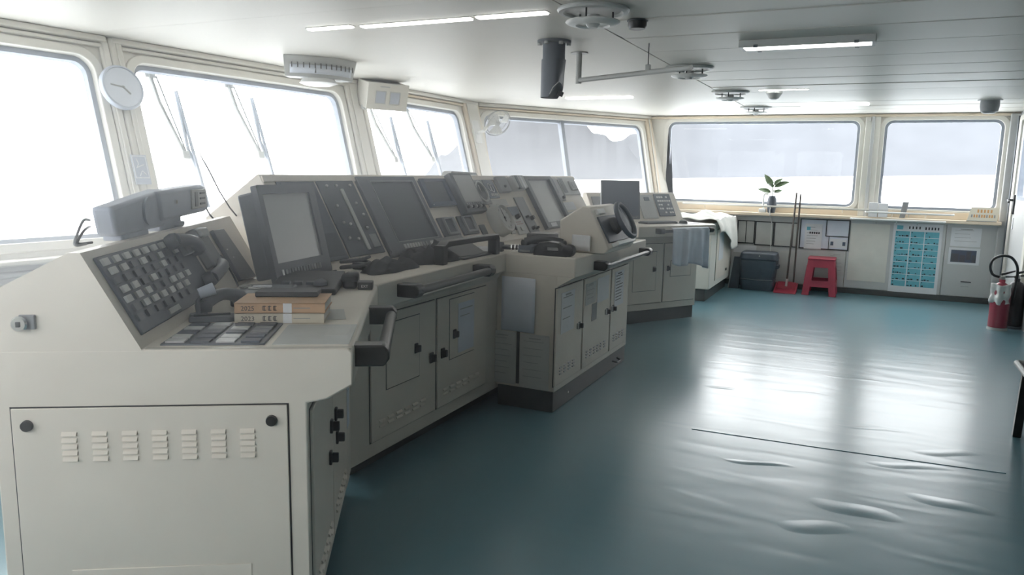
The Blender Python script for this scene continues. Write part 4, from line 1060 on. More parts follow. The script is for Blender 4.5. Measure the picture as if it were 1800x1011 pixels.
for k in range(4): MB(MF).box(.46 + k*.038, .475 + k*.038, .875, .908, .018, .0192).build('title_character', INK, o)
for k in range(5): MB(MF).box(.64 + k*.034, .656 + k*.034, .872, .905, .018, .0192).build('title_character', INK, o)
rg = random.Random(11)
mk = MB(MF)
for c_, (x0, x1) in enumerate(((.315, .475), (.485, .635), (.645, .80))):
    z = .845; k = 0
    while z > .16:
        h = .078
        if not (c_ == 0 and z < .2):
            MB(MF).box(x0, x1, z - h + .006, z, .018, .0192).build('panel', CYAN, o)
            x = x0 + .01
            while x < x1 - .02:
                w_ = rg.uniform(.008, .03); hh = rg.uniform(.006, .02)
                if rg.random() < .7: mk.box(x, min(x + w_, x1 - .005), z - h + .012, z - h + .012 + hh, .019, .0197)
                x += w_ + rg.uniform(.004, .02)
            mk.box(x0 + .01, x0 + .02, z - .02, z - .008, .019, .0197)
        z -= h
pm = mk.build('fine_print', INK, o); pm['kind'] = 'stuff'
o = sheet(MF, .925, 1.245, .690, .918, .017, 'white form above the photo card on the far right wall panel', PAPER, 4)
o = sheet(MF, .918, 1.252, .467, .672, .017, 'white card with a dark photo on the far right wall panel', PAPER, 0)
MB(MF).box(.945, 1.215, .495, .645, .018, .0192).build('photo', SCRB, o)
for (a, b, c_, d_) in ((.95, 1.03, .50, .60), (1.04, 1.10, .50, .585), (1.11, 1.16, .53, .635), (1.17, 1.21, .50, .59)): MB(MF).box(a, b, c_, d_, .0190, .0197).build('photo_block', SCR, o)
o = thing('drawer_pull', 'small black slot handle on the far right wall panel', 'handle', (1.13, YF - .02, .25))
MB(MF).box(1.08, 1.19, .252, .262, .016, .030).build('lip', BLACK, o, bevel=.003)
MB(MF).box(1.085, 1.17, .195, .199, .016, .018).build('scratch_line', MIDG, o)
# sill objects
o = thing('potted_plant', 'small leafy plant in a dark pot on the far window sill', 'plant', (-1.19, 10.60, 1.012))
px, py = -1.19, 10.60
MB().lathe([(.045, 0), (.055, .05), (.062, .12), (.058, .18), (.042, .215), (.042, .225), (.035, .225), (.03, .20), (0, .20)], 24, Matrix.Translation((px, py, 1.012))).build('pot', NAVY, o)
MB().tube([(px, py, 1.21), (px + .005, py, 1.28), (px - .005, py, 1.36), (px, py, 1.42)], .006, 8).build('stem', LEAF, o)
def leaf(az, tilt, L, w, z0, roll):
    Ml = Matrix.Translation((px, py, z0)) @ Matrix.Rotation(R(az), 4, 'Z') @ Matrix.Rotation(R(-tilt), 4, 'Y') @ Matrix.Rotation(R(roll), 4, 'X')
    def fn(u, v):
        x = .02 + u * L; b = (v - .5) * 2 * w * math.sin(math.pi * min(1, u ** .8)) ** .9
        return (x, b, -.5 * u * u * L * .6 + .3 * abs(b))
    MB(Ml).grid(fn, 10, 6).build('leaf', LEAF, o, solid=.0015)
for a in ((180, 22, .19, .036, 1.27, -55), (172, 62, .21, .044, 1.33, -60), (8, 50, .14, .034, 1.36, 55), (-2, 30, .20, .038, 1.34, 60), (20, 25, .12, .032, 1.27, 50), (250, 40, .13, .04, 1.33, 0), (310, 30, .12, .036, 1.28, 20)): leaf(*a)
o = thing('tap_fitting', 'small white bent pipe fitting beside the potted plant', 'fitting', (-1.30, 10.60, 1.012))
MB().tube([(-1.30, 10.62, 1.012), (-1.30, 10.62, 1.24), (-1.29, 10.62, 1.26), (-1.24, 10.62, 1.26)], .012, 10).build('pipe', WHITE, o)
MB().box(-1.35, -1.26, 10.57, 10.66, 1.012, 1.06).build('base', WHITE, o, bevel=.005)
o = tag(MB().tube([(-1.20, 10.545, 1.10), (-1.20, 10.53, 1.03), (-1.195, 10.535, .98), (-1.185, 10.68, .90), (-1.18, 10.695, .70), (-1.175, 10.695, .45)], .006, 8).build('hanging_string', WHITE), 'thin white cord hanging down the wall below the plant', 'cord')
for (nm, lab, x0, x1, h) in (('paper_stack', 'left of two white paper blocks on the sill between the far windows', -.02, .085, .10), ('paper_stack', 'right of two white paper blocks on the sill between the far windows', .092, .20, .095)):
    t = thing(nm, lab, 'paper block', ((x0+x1)/2, 10.6, 1.012), 'white blocks on the sill')
    MB().box(x0, x1, 10.56, 10.66, 1.10 - .088, 1.09 + h).build('block', PAPER, t, bevel=.003)
    MB().box(x0 + .002, x1 - .002, 10.559, 10.563, 1.10, 1.106).build('band', PAPERG, t)
o = thing('standing_bracket', 'small dark tilted plate standing on the sill of the rightmost far window', 'bracket', (.37, 10.62, 1.10))
MB().prism([(.335, 10.62, 1.012), (.395, 10.62, 1.012), (.43, 10.62, 1.21), (.36, 10.62, 1.21)], (0, .015, 0)).build('plate', MIDG, o, bevel=.002)
o = thing('desk_sign', 'cream sign card with orange characters on the sill corner by the door', 'sign', (1.22, 10.6, 1.012))
MSG = frame((1.055, 10.545, 1.013), (1, 0, 0), (.04, .25, 1))
MB(MSG).poly([(0, 0), (.31, 0), (.325, .17), (.035, .17)], -.004, .0).build('card', mat('cream_card', (.70, .66, .55), .6, var=.03), o)
MB(MSG).poly([(0, 0), (.31, 0), (.31, .006), (0, .006)], -.08, .0).build('foot', PAPER, o)
for k in range(5): MB(MSG).box(.10 + k*.034, .118 + k*.034, .105, .142, -.001, .001).build('character', ORANGE, o)
for k in range(10): MB(MSG).box(.04 + k*.026, .056 + k*.026, .045, .08, -.001, .001).build('small_character', ORANGE if k % 3 else INKG, o)
# bin, boxes, stool, dustpan, broom
o = thing('waste_bin', 'large dark navy lidded bin against the far wall', 'bin', (-1.27, 10.45, 0))
bx_, by_ = -1.275, 10.42
def tapered(z0, z1, w0, d0, w1, d1, r, x=0, y=0):
    b = MB(); a0 = rrect(-w0/2, w0/2, -d0/2, d0/2, r, 4); a1 = rrect(-w1/2, w1/2, -d1/2, d1/2, r, 4); n_ = len(a0)
    return b.add([(x + p[0], y + p[1], z0) for p in a0] + [(x + p[0], y + p[1], z1) for p in a1], [tuple(range(n_-1, -1, -1)), tuple(range(n_, 2*n_))] + [(i, (i+1) % n_, n_ + (i+1) % n_, n_ + i) for i in range(n_)])
tapered(0, .14, .40, .30, .43, .33, .04, bx_, by_).build('base', NAVY, o, bevel=.006)
tapered(.14, .40, .42, .32, .46, .36, .04, bx_, by_).build('body', NAVY, o, bevel=.006)
tapered(.40, .50, .48, .38, .44, .34, .05, bx_, by_).build('lid', NAVY, o, bevel=.02)
MB().tube([(bx_ - .2, by_ - .165, .15), (bx_, by_ - .168, .143), (bx_ + .2, by_ - .165, .15)], .005, 8).build('rim_line', MIDG, o)
MB().cyl((bx_ + .02, by_ - .185, .46), (bx_ + .02, by_ - .19, .46), .008, n=10).build('button', STEEL, o)
MB().box(bx_ + .20, bx_ + .26, by_ - .12, by_ + .05, .30, .345).build('side_handle', NAVY, o, bevel=.008)
o = thing('folded_carton', 'dark folded carton leaning between the bin and the end cabinet', 'carton', (-1.58, 10.2, 0))
MB().prism([(-1.64, 10.30, .002), (-1.50, 10.30, .002), (-1.49, 10.36, .42), (-1.60, 10.36, .42)], (0, .05, 0)).build('panel', NAVY, o, bevel=.004)
MB().prism([(-1.642, 10.295, .002), (-1.632, 10.295, .002), (-1.592, 10.355, .42), (-1.602, 10.355, .42)], (0, .01, 0)).build('edge', LTG, o)
o = thing('plastic_stool', 'red plastic stool with open sides by the far wall', 'stool', (-.50, 10.46, 0))
sx, sy, hs, wb, wt_ = -.505, 10.44, .475, .205, .155
MB().poly(rrect(sx - wt_ - .012, sx + wt_ + .012, sy - wt_ - .012, sy + wt_ + .012, .03), hs - .022, hs).build('seat', RED, o, bevel=.008)
for ang in range(4):
    Mst = Matrix.Translation((sx, sy, 0)) @ Matrix.Rotation(R(90 * ang), 4, 'Z')
    lean = math.atan2(wb - wt_, hs)
    Ms_ = Mst @ frame((0, -wb, 0), (1, 0, 0), (0, math.sin(lean), math.cos(lean)))
    outl = [(-wb, 0), (-wb * .58, 0), (-wb * .52, .11), (wb * .52, .11), (wb * .58, 0), (wb, 0), (wt_, hs - .01), (-wt_, hs - .01)]
    MB(Ms_).plate(outl, [[(-.100, .19), (.100, .19), (.085, .36), (-.085, .36)]], -.016, 0).build('side_frame', RED, o, bevel=.004)
    MB(Ms_).plate([(-.113, .178), (.113, .178), (.097, .372), (-.097, .372)], [[(-.100, .19), (.100, .19), (.085, .36), (-.085, .36)]], -.005, .006).build('rim', RED, o)
o = thing('dustpan', 'red long-handled dustpan on the floor beside the stool', 'dustpan', (-.92, 10.36, 0))
MB().prism([(-1.05, 10.20, .001), (-.78, 10.20, .001), (-.78, 10.48, .02), (-1.05, 10.48, .02)], (0, 0, .006)).build('pan', RED, o, bevel=.002)
MB().prism([(-1.05, 10.47, .012), (-.78, 10.47, .012), (-.80, 10.50, .115), (-1.03, 10.50, .115)], (0, .012, 0)).build('back', RED, o, bevel=.003)
for x in (-1.05, -.79): MB().prism([(x, 10.21, .005), (x, 10.48, .015), (x, 10.50, .11)], (.012, 0, 0)).build('cheek', RED, o)
MB().cyl((-.92, 10.49, .09), (-.875, 10.44, 1.29), .012, n=14).build('pole', POLE, o)
MB().cyl((-.92, 10.49, .06), (-.915, 10.485, .16), .018, n=14).build('socket', WHITE, o)
o = thing('broom', 'thin-handled broom standing beside the dustpan pole', 'broom', (-.86, 10.5, 0))
MB().cyl((-.84, 10.55, .10), (-.825, 10.43, 1.275), .011, n=14).build('pole', POLE, o)
MB().prism([(-.93, 10.53, .002), (-.82, 10.53, .002), (-.84, 10.54, .11), (-.91, 10.54, .11)], (0, .05, 0)).build('bristles', RED, o, bevel=.004)
# fire extinguishers
def extinguisher(label, x, y, mtl, bag, hose):
    t = thing('fire_extinguisher', label, 'extinguisher', (x, y, 0))
    M = Matrix.Translation((x, y, 0))
    MB().lathe([(.078, 0), (.086, .006), (.086, .36), (.078, .41), (.05, .445), (.026, .458), (.026, .49), (0, .49)], 32, M @ Matrix.Translation((0, 0, .025))).build('cylinder', mtl, t)
    MB().lathe([(.092, 0), (.092, .022), (.080, .028), (0, .028)], 32, M).build('foot_ring', LTG if bag else DARK, t)
    MB(M).box(-.02, .02, -.02, .02, .51, .55).build('valve', STEEL, t, bevel=.003)
    MB(M).prism([(-.015, -.012, .55), (.10, -.012, .60), (.10, -.012, .615), (-.02, -.012, .575)], (0, .024, 0)).build('lever', BLACK, t, bevel=.002)
    MB(M).prism([(-.015, -.012, .53), (.11, -.012, .545), (.11, -.012, .557), (-.02, -.012, .548)], (0, .024, 0)).build('carry_handle', BLACK, t, bevel=.002)
    MB(M).lathe([(.016, 0), (.016, .012), (0, .012)], 14, M @ Matrix.Translation((-.02, 0, .53)) @ Matrix.Rotation(R(-90), 4, 'Y')).build('gauge', STEEL, t)
    if hose:
        MB(M).tube([(-.02, 0, .535), (-.09, 0, .56), (-.12, -.01, .64), (-.10, -.02, .715), (-.03, -.03, .755), (.05, -.03, .74), (.105, -.02, .66), (.12, 0, .55), (.115, .02, .40), (.11, .03, .25)], .013, 10, smooth=5).build('hose', BLACK, t)
    return t
extinguisher('red fire extinguisher with a white bag tied on, by the far door', 1.265, 8.93, REDX, True, True)
extinguisher('dark fire extinguisher behind the red one', 1.42, 9.12, BLACK, False, False)
def bagf(u, v):
    a = R(190 + 140 * u); r = .094 + .010 * math.sin(u * 17) + .012 * math.sin(v * 9 + u * 4) * v
    return (1.265 + r * math.cos(a), 8.93 + r * math.sin(a), .47 - .20 * v + .01 * math.sin(u * 9))
o = MB().grid(bagf, 24, 14).build('plastic_bag', mat('white_bag', (.68, .68, .66), .35, var=.08, scale=40), solid=.002)
tag(o, 'crumpled white plastic bag tied round the red extinguisher', 'bag')
# bench at the right edge
o = thing('bench', 'dark bench with a pale lipped edge at the right of the room', 'bench', (1.1, 4.8, 0))
MB().box(.87, 1.40, 3.9, 5.22, .405, .435).build('seat_board', PLINTH, o, bevel=.004)
MB().tube([(1.40, 5.235, .435), (.875, 5.235, .435), (.86, 5.22, .435), (.86, 3.9, .435)], .016, 10).build('lip', LTG, o)
for (x, y) in ((.895, 5.17), (1.36, 5.17), (.895, 3.95), (1.36, 3.95)):
    MB().prism([(x - .022, y - .022, .002), (x + .022, y - .022, .002), (x + .034, y - .022, .41), (x - .01, y - .022, .41)], (0, .044, 0)).build('leg', SATIN, o, bevel=.003)
MB().box(.905, 1.38, 3.95, 5.19, .435, .53).build('cushion', CLOTHK, o, bevel=.02)
MB().prism([(.99, 5.19, .50), (1.40, 5.19, .50), (1.42, 5.19, .95), (1.06, 5.19, .95)], (0, -1.2, 0)).build('backrest', CLOTHK, o, bevel=.02)

o = tag(MB().tube([(-2.527, 2.309, 1.546), (-2.60, 2.43, 1.465), (-2.679, 2.552, 1.382), (-2.78, 2.71, 1.295), (-2.83, 2.80, 1.25)], [.0018, .0022, .003, .0035, .004], 6).build('whip_aerial', BLACK), 'thin whip aerial leaning beside the left of the monitor', 'aerial')

# ------------------------------------------------------------------ ceiling fittings
def diffuser(label, y, x=-1.325, s=1.0):
    t = thing('air_diffuser', label, 'air vent', (x, y, ZC), 'round ceiling air diffusers')
    M = Matrix.Translation((x, y, ZC)) @ Matrix.Diagonal((s, s, 1, 1))
    MB().lathe([(.140, -.002), (.178, -.002), (.180, -.010), (.172, -.020), (.150, -.022), (.138, -.012)], 40, M).build('collar', LTG, t)
    MB().lathe([(.139, .001), (.139, -.008), (0, -.008)], 32, M).build('throat', SEAMM, t)
    MB().lathe([(.085, -.066), (.132, -.060), (.136, -.066), (.126, -.074), (.085, -.082), (.078, -.074)], 40, M).build('lower_ring', WHITE, t)
    MB().lathe([(.035, -.03), (.035, -.075), (.022, -.092), (0, -.092)], 20, M).build('hub', LTG, t)
    for a in (30, 150, 270):
        MB(M).cyl((.10*math.cos(R(a)), .10*math.sin(R(a)), -.01), (.10*math.cos(R(a)), .10*math.sin(R(a)), -.062), .005, n=8).build('stay', BLACK, t)
    for a in (90, 210, 330):
        MB(M).box(0, .085, -.004, .004, -.07, -.062, M @ Matrix.Rotation(R(a), 4, 'Z')).build('spoke', MIDG, t)
    return t
for y, l in ((3.70, 'round ceiling air diffuser nearest the camera'), (5.90, 'second round ceiling air diffuser, above the rail end'), (7.72, 'third round ceiling air diffuser along the seam'), (9.50, 'farthest and smallest looking round ceiling air diffuser')): diffuser(l, y)
o = thing('ceiling_sensor', 'small black ceiling sensor beside the nearest air diffuser', 'sensor', (-1.15, 4.02, ZC))
MB().lathe([(.05, 0), (.05, -.03), (.042, -.045), (0, -.045)], 22, Matrix.Translation((-1.20, 4.05, ZC))).build('body', BLACK, o)
MB().lathe([(.056, 0), (.056, -.006), (0, -.006)], 22, Matrix.Translation((-1.20, 4.05, ZC))).build('base', DARK, o)
def ceil_lamp(label, x0, x1, y, w=.17, h=.055, thin=False):
    t = thing('ceiling_lamp', label, 'lamp', ((x0+x1)/2, y, ZC), 'long ceiling lamps')
    if h < .03:
        MB().box(x0, x1, y - w/2, y + w/2, ZC - .004, ZC + .004).build('housing', LTG, t)
        MB().box(x0 + .006, x1 - .006, y - w/2 + .006, y + w/2 - .006, ZC - h, ZC - .003).build('diffuser', TUBE, t, bevel=.004)
        return t
    MB(Matrix.Translation((0, 0, 0))).plate(rect(x0, x1, y - w/2, y + w/2), [rect(x0 + .022, x1 - .022, y - w/2 + .02, y + w/2 - .02)], ZC - h, ZC).build('housing', LTG, t, bevel=.003)
    MB().box(x0 + .02, x1 - .02, y - w/2 + .018, y + w/2 - .018, ZC - h + .006, ZC - h + .012).build('diffuser', TUBE, t)
    for x in (x0 + .10, x1 - .10):
        for yy_ in (y - w/2, y + w/2): MB().box(x - .012, x + .012, yy_ - .006, yy_ + .006, ZC - h - .004, ZC - h + .012).build('clip', DARK, t)
    return t
ceil_lamp('long boxed ceiling lamp nearest the right of the picture', -.80, -.05, 4.93, .19, .042)
ceil_lamp('slim ceiling lamp above the divided corner window', -3.10, -2.36, 7.90, .14, .02)
ceil_lamp('slim ceiling lamp in front of the widest far window', -.81, -.10, 9.22, .14, .02)
ceil_lamp('flush ceiling lamp left of the nearest air diffuser', -1.97, -1.56, 3.68, .07, .012)
ceil_lamp('flush ceiling lamp over the main console', -2.72, -2.0, 3.69, .06, .012)
ceil_lamp('short flush ceiling lamp nearest the front windows', -3.08, -2.76, 3.66, .06, .012)
ceil_lamp('small flush ceiling lamp beside the smoke detector on the right', -1.05, -.60, 7.62, .03, .010)
o = thing('smoke_detector', 'round grey smoke detector on the ceiling in the middle distance', 'detector', (-.91, 7.66, ZC))
MB().lathe([(.075, 0), (.075, -.03), (.06, -.05), (.045, -.075), (.025, -.085), (0, -.085)], 26, Matrix.Translation((-.915, 7.70, ZC))).build('dome', LTG, o)
MB().lathe([(.085, 0), (.085, -.008), (0, -.008)], 26, Matrix.Translation((-.915, 7.70, ZC))).build('base', WHITE, o)
o = thing('ceiling_cup_lamp', 'dark cup shaped ceiling fitting near the rightmost far window', 'lamp', (1.0, 9.1, ZC))
MB().lathe([(.085, 0), (.088, -.06), (.078, -.115), (.05, -.135), (0, -.135)], 26, Matrix.Translation((1.0, 9.10, ZC))).build('cup', MIDG, o)
MB().lathe([(.11, 0), (.11, -.008), (0, -.008)], 26, Matrix.Translation((1.0, 9.10, ZC))).build('plate', LTG, o)
# compass periscope
o = thing('compass_periscope', 'dark cylindrical periscope hanging from the ceiling over the console', 'periscope', (-1.86, 4.5, ZC))
px, py = -1.86, 4.5
MB().lathe([(.105, 0), (.105, -.014), (.07, -.018)], 32, Matrix.Translation((px, py, ZC))).build('flange', DARK, o)
for a in range(0, 360, 60): MB().cyl((px + .09*math.cos(R(a + 20)), py + .09*math.sin(R(a + 20)), ZC - .012), (px + .09*math.cos(R(a + 20)), py + .09*math.sin(R(a + 20)), ZC - .030), .014, n=10).build('bolt', LTG, o)
MB().cyl((px, py, ZC), (px, py, ZC - .12), .070, n=32).build('upper_tube', NAVY, o)
n_ = 36; vs = []
for k in range(n_):
    a = 2*math.pi*k/n_; vs.append((px + .077*math.cos(a), py + .077*math.sin(a), ZC - .115))
for k in range(n_):
    a = 2*math.pi*k/n_; x = .077*math.cos(a); vs.append((px + min(x, .045), py + .077*math.sin(a), ZC - .345 + max(0, (x + .0)) * 1.2))
MB().add(vs, [tuple(range(n_)), tuple(range(2*n_-1, n_-1, -1))] + [(i, (i+1) % n_, n_ + (i+1) % n_, n_ + i) for i in range(n_)]).build('lower_tube', NAVY, o)
MB().cyl((px + .05, py - .01, ZC - .335), (px + .062, py - .01, ZC - .31), .018, n=12).build('mirror_knob', BLACK, o)
MB().tube([(px + .01, py - .0785, ZC - .33), (px + .03, py - .075, ZC - .29), (px + .06, py - .055, ZC - .255)], .0035, 6).build('edge_trim', LTG, o)
# curtain rail
o = thing('curtain_rail', 'grey pipe rail on a ceiling post beside the periscope', 'rail', (-1.88, 5.0, ZC))
MB().cyl((-1.88, 5.0, ZC), (-1.88, 5.0, 2.095), .020, n=16).build('post', LTG, o)
MB().lathe([(.06, 0), (.06, -.006), (0, -.006)], 24, Matrix.Translation((-1.88, 5.0, ZC))).build('flange', LTG, o)
MB().cyl((-1.88, 5.0, 2.118), (-1.03, 4.63, 2.125), .016, n=14).build('arm', LTG, o)
MB().cyl((-1.33, 4.762, 2.13), (-1.33, 4.762, ZC), .003, n=8).build('hanger', BLACK, o)
MB().box(-1.345, -1.315, 4.75, 4.775, 2.12, 2.17).build('clamp', LTG, o, bevel=.004)
# rudder angle indicator hanging near the windows
o = thing('rudder_indicator', 'white curved rudder angle indicator under the ceiling by the windows', 'indicator', (-3.80, 4.65, ZC))
ax_ = Vector((.45, .89, 0)).normalized(); fx = Vector((ax_.y, -ax_.x, 0))
MI_ = frame(Vector((-3.80, 4.66, 2.15)), ax_, EZ)
b = []
def arc(r, z, k=15): return [(r * math.sin(R(a)), z, r * math.cos(R(a)) - .42) for a in [-36 + 72 * i / k for i in range(k + 1)]]
def band(r0, z0, r1, z1, M): 
    m_ = MB(M); p, q = arc(r0, z0), arc(r1, z1); n_ = len(p)
    return m_.add(p + q, [(i, i+1, n_+i+1, n_+i) for i in range(n_-1)])
m_ = MB(MI_)
q = [arc(.50, .15), arc(.46, .0), arc(.34, .0), arc(.34, .15)]; n_ = len(q[0])
vs = sum(q, []); fs = []
for j in range(4):
    for i in range(n_ - 1): fs.append((j*n_+i, j*n_+i+1, ((j+1) % 4)*n_+i+1, ((j+1) % 4)*n_+i))
fs += [(0, n_, 2*n_, 3*n_), (n_-1, 4*n_-1, 3*n_-1, 2*n_-1)]
MB(MI_).add(vs, fs).build('case', LTG, o, bevel=.004)
m2 = MB(MI_); p, q = arc(.486, .085), arc(.470, .025)
MB(MI_).add([(x*.9, y, z + .012) for x, y, z in p] + [(x*.9, y, z + .012) for x, y, z in q], [(i, i+1, n_+i+1, n_+i) for i in range(n_-1)]).build('scale', PAPERB, o, solid=.003)
for k in range(13):
    a = R(-29 + k * 58 / 12); MB(MI_).box(-.004, .004, .062, .10, 0, .004, MI_ @ Matrix.Translation((.497*math.sin(a), 0, .497*math.cos(a) - .42)) @ Matrix.Rotation(a, 4, 'Y')).build('tick', INK, o)
MB(MI_).prism([(-.085, .03, .062), (-.075, .03, .062), (-.08, .07, .070)], (0, 0, .003)).build('pointer', INK, o)
MB().lathe([(.12, 0), (.14, -.03), (.10, -.045), (0, -.045)], 28, Matrix.Translation((-3.86, 4.69, 2.15))).build('lens', WHITE, o)
MB().box(-3.93, -3.80, 4.60, 4.78, 2.295, ZC).build('mount', LTG, o)
# clock and card on the pilaster between the two nearest windows
Mc, _, _ = wframe(1)
o = thing('wall_clock', 'round grey wall clock on the pillar between the two nearest windows', 'clock', tuple(Mc @ Vector((.0, -.35, .05))))
MCk = Mc @ Matrix.Translation((.0, -.355, .052))
MB().lathe([(.142, 0), (.146, .02), (.140, .036), (.130, .040), (.126, .030), (0, .030)], 44, MCk).build('case', BLUEG, o)
MB().lathe([(.127, .030), (.127, .033), (0, .033)], 40, MCk).build('dial', PAPERB, o)
MB(MCk).box(-.005, .004, -.01, .085, .033, .036, MCk @ Matrix.Rotation(R(82), 4, 'Z')).build('minute_hand', MIDG, o)
MB(MCk).box(-.005, .005, -.01, .06, .033, .0365, MCk @ Matrix.Rotation(R(-135), 4, 'Z')).build('hour_hand', MIDG, o)
MB(MCk).cyl((0, 0, .033), (0, 0, .04), .007, n=12).build('pin', MIDG, o)
o = thing('lettered_card', 'dark card with a white outline and brush strokes below the clock', 'card', tuple(Mc @ Vector((.03, -.95, .06))))
MB(Mc).box(-.035, .075, -.985, -.79, .053, .056).build('card', BLUEG, o)
MB(Mc).plate(rect(-.03, .07, -.945, -.795), [rect(-.024, .064, -.939, -.801)], .056, .058).build('outline', PAPER, o)
MB(Mc).tube([(.0, -.815, .057), (.01, -.85, .057), (-.005, -.87, .057)], .003, 6).build('stroke', PAPER, o)
MB(Mc).tube([(-.01, -.875, .057), (.03, -.86, .057), (.045, -.855, .057)], .003, 6).build('stroke', PAPER, o)
MB(Mc).tube([(.005, -.93, .057), (.025, -.895, .057), (.05, -.92, .057)], .003, 6).build('stroke', PAPER, o)
# cream junction box with two windows
o = thing('signal_box', 'cream box with two square panes under the ceiling between front windows', 'signal box', (-4.2, 5.95, 2.05))
axb = Vector((.42, .91, 0)).normalized()
MBx = frame((-4.22, 5.78, 2.03), axb, EZ)
Mbt = MBx @ Matrix.Rotation(R(14), 4, 'X')
MB(Mbt).box(0, .42, 0, .235, -.20, 0).build('case', CREAM, o, bevel=.006)
MB(Mbt).box(-.004, .424, -.004, .239, -.012, .006).build('front', CREAM, o, bevel=.004)
for a in (.085, .235): 
    MB(Mbt).plate(rect(a - .008, a + .103, .052, .168), [rect(a, a + .095, .06, .16)], .005, .010).build('pane_rim', LTG, o)
    MB(Mbt).box(a, a + .095, .06, .16, .004, .0075).build('pane', BLUEG, o)
MB(Mbt).cyl((.02, -.02, -.08), (.02, .02, -.08), .025, n=12).build('gland', LTG, o)
MB(Mbt).box(.12, .22, .20, .212, .006, .008).build('label_strip', LTG, o)
# wall fan
o = thing('wall_fan', 'small white oscillating wall fan beside the divided corner window', 'fan', (-4.2, 8.2, 1.9))
Mw, _, _ = wframe(2)
wb_ = Mw @ Vector((2.12, -.40, .05))
MB(Mw).box(2.04, 2.20, -.52, -.25, .038, .062).build('wall_plate', WHITE, o, bevel=.008)
fc = Vector((-4.08, 8.18, 2.05)); fd = Vector((.62, -.35, -.45)).normalized()
fx_ = fd.orthogonal().normalized(); Mfan = frame(fc, fx_, fd.cross(fx_))
MB().tube([tuple(wb_), tuple(wb_ + Vector((.10, -.02, .02))), tuple(fc - fd * .10)], .020, 10).build('arm', WHITE, o)
MB().lathe([(0, -.16), (.05, -.155), (.068, -.11), (.068, -.06), (.04, -.04), (0, -.04)], 24, Mfan).build('motor', WHITE, o)
MB().lathe([(.018, -.04), (.03, -.01), (.03, .02), (.015, .03), (0, .03)], 18, Mfan).build('hub', LTG, o)
for k in range(3):
    def bl(u, v, k=k):
        a = R(120 * k + (v - .5) * 70); r = .03 + u * .12
        return (r*math.cos(a), r*math.sin(a), .01 + (v - .5) * .04)
    MB(Mfan).grid(bl, 8, 8).build('blade', WHITE, o, solid=.002)
for r_, z in ((.168, .0), (.150, .035), (.150, -.035)):
    MB(Mfan).tube([(r_*math.cos(R(a)), r_*math.sin(R(a)), z) for a in range(0, 360, 10)], .0035 if z else .005, 6, True).build('guard_ring', LTG if z else MIDG, o)
for k in range(18):
    a = R(k * 20); MB(Mfan).tube([(.03*math.cos(a), .03*math.sin(a), .05), (.10*math.cos(a), .10*math.sin(a), .05), (.15*math.cos(a), .15*math.sin(a), .035), (.168*math.cos(a), .168*math.sin(a), 0)], .0014, 5).build('guard_wire', LTG, o)
# window wipers outside the raked front windows
def wiper(label, i, a0, a1, b0_, b1_):
    M, _, _ = wframe(i); z = -.11
    t = thing('window_wiper', label, 'wiper', tuple(M @ Vector((a0[0], -a0[1], z))), 'window wipers')
    P3 = lambda p, dz=0: (p[0], -p[1], z + dz)
    MB(M).tube([P3(a0), P3(((a0[0]*2+a1[0])/3, (a0[1]*2+a1[1])/3), -.03), P3(a1)], [.014, .017, .013], 8).build('arm', LTG, t)
    MB(M).tube([P3((a0[0] + .05, a0[1] + .01)), P3((a1[0] + .012, a1[1] - .02))], .005, 6).build('link', MIDG, t)
    c = ((b0_[0]*.45 + b1_[0]*.55), (b0_[1]*.45 + b1_[1]*.55))
    MB(M).tube([P3(b0_, .012), P3(b1_, .012)], [.008, .016], 8).build('blade', BLUEG, t)
    MB(M).tube([P3(b0_), P3((c[0] - .03, c[1] - .05)), P3((c[0] + .005, c[1] + .1)), P3(b1_)], .012, 8).build('blade_frame', BLUEG, t)
    MB(M).box(a1[0] - .03, a1[0] + .03, -a1[1] - .03, -a1[1] + .03, z - .015, z + .012).build('pivot', WHITE, t, bevel=.006)
    MB(M).box(a0[0] - .035, a0[0] + .05, -a0[1] - .025, -a0[1] + .02, z - .04, z).build('motor_housing', WHITE, t, bevel=.006)
wiper('window wiper nearest the clock, leftmost of four', 1, (.364, .165), (.518, .736), (.548, .271), (.606, 1.125))
wiper('second window wiper from the left, right part of the clock side window', 1, (1.044, .165), (1.222, .716), (1.248, .254), (1.30, .98))
wiper('third window wiper from the left, nearest the cream signal box', 2, (.30, .165), (.562, .712), (.625, .273), (.67, .98))
wiper('rightmost window wiper, nearest the wall fan', 2, (.96, .165), (1.272, .696), (1.325, .265), (1.37, .96))
# thin antenna seen outside

# ------------------------------------------------------------------ added scatter volume standing in for lens glare over the consoles
hz = bpy.data.materials.new('glare_veil_volume'); hz.use_nodes = True
hn, hl = hz.node_tree.nodes, hz.node_tree.links
for x in list(hn):
    if x.type == 'BSDF_PRINCIPLED': hn.remove(x)
vs_ = hn.new('ShaderNodeVolumeScatter'); vs_.inputs['Density'].default_value = 0.08; vs_.inputs['Anisotropy'].default_value = 0.6
vs_.inputs['Color'].default_value = (.9, .95, 1, 1)
hl.new(vs_.outputs[0], hn['Material Output'].inputs['Volume'])
hb = MB().poly([(TOP[0].x + .4, YN + .02)] + [(b.x + .03, b.y) for b in BOT[1:4]] + [(-3.2, 9.3), (-1.35, 7.2), (-1.0, 3.0), (-.6, YN + .02)], .004, ZC - .004).build('glare_veil', hz)
tag(hb, 'added bluish volume standing in for lens glare between the front windows and the consoles', 'haze'); hb['kind'] = 'stuff'

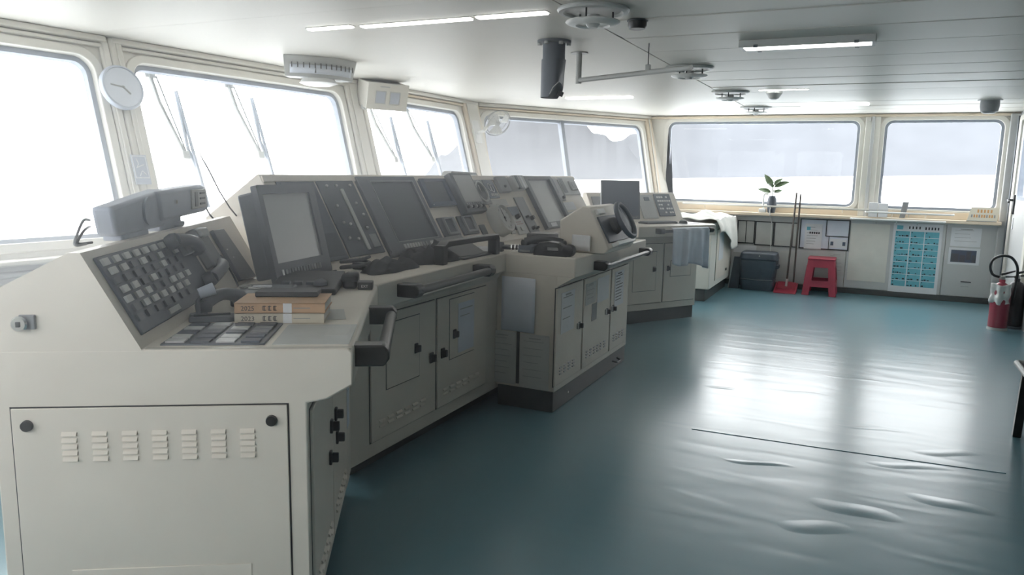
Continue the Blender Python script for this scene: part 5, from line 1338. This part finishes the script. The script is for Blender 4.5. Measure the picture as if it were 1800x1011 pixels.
# ------------------------------------------------------------------ the world outside: sea and hazy hills (the ship heels two degrees)
SEAN = Vector((-0.0327, -0.0110, 0.9994)).normalized()
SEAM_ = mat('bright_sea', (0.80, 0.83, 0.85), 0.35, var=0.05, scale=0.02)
HAZE1 = mat('hazy_hill', (0.142, 0.149, 0.162), 0.95, var=0.08, scale=0.004, spec=0.0)  # aerial haze of the distance is baked into this colour
HAZE2 = mat('pale_hazy_island', (0.34, 0.345, 0.35), 0.95, var=0.03, scale=0.004, spec=0.0)  # paler still, with more distance haze put into the colour
ez = SEAN; ex = Vector((1, 0, 0)); ex = (ex - ez * ex.dot(ez)).normalized()
ME = frame((0, 0, -22), ex, ez.cross(ex))
sea = MB(ME).lathe([(9000, -.5), (9000, 0), (1500, 0), (200, 0), (18, 0)], 64).build('sea', SEAM_)
tag(sea, 'bright hazy sea glaring white outside all the bridge windows', 'sea'); sea['kind'] = 'stuff'
def hill(name, label, prof, D, mtl, group='hazy land across the water'):
    """prof: list of (azimuth deg, elevation deg); a ridge with real depth standing on the sea"""
    def fn(u, v):
        x = u * (len(prof) - 1); i = min(int(x), len(prof) - 2); k = x - i
        k = k * k * (3 - 2 * k)
        az = R(prof[i][0] + (x - i) * (prof[i+1][0] - prof[i][0])); el = prof[i][1] + k * (prof[i+1][1] - prof[i][1])
        rr = D + (v * 1.6) * D * .25
        h = (D * 1.2 * math.tan(R(max(el, 0))) + (22 if el > 0 else 0))
        bump = (math.sin(u * 61 + v * 3) * .03 + math.sin(u * 23 + 1) * .04 + math.sin(u * 143) * .012)
        zz = h * (math.sin(min(v / .8, 1) * math.pi / 2) if v < .8 else math.cos((v - .8) / .2 * math.pi / 2)) * (1 + bump)
        return (rr * math.sin(az), rr * math.cos(az), zz - 1)
    o = MB(ME).grid(fn, 90, 10).build(name, mtl)
    return tag(o, label, 'hill', group)
hill('hill', 'long pale blue hill across the water behind the far side windows', [(-20, 0), (-18, 2.6), (-16, 3.1), (-12, 4.6), (-8, 5.0), (-3, 4.9), (2, 4.6), (8, 4.9), (14, 4.2), (22, 3)], 2600, HAZE1)
hill('hill', 'hazy blue hill seen through the divided corner window', [(-32, 0), (-30.5, 1.6), (-28.5, 3.3), (-27, 4.6), (-24, 5.2), (-21, 4.3), (-19, 3.3), (-17.5, 2.5), (-15, 1.5), (-13, 0)], 2500, HAZE1)
hill('hill', 'faint whitish island low behind the window with two wipers beside the clock', [(-52, 0), (-50, 1.3), (-48.3, 1.75), (-46.5, 1.1), (-44.2, 0)], 4200, HAZE2)
hill('hill', 'faint whitish island low in the leftmost window', [(-63, 0), (-59, 1.65), (-57, 1.2), (-56, 1.6), (-53, .9), (-51, 0)], 4300, HAZE2)
hill('hill', 'faint pale headland in the window beside the wall fan', [(-36, 0), (-33.8, .4), (-31.3, 2.5), (-30, 2.4), (-28.4, 1.8), (-27, 0)], 4100, HAZE2)
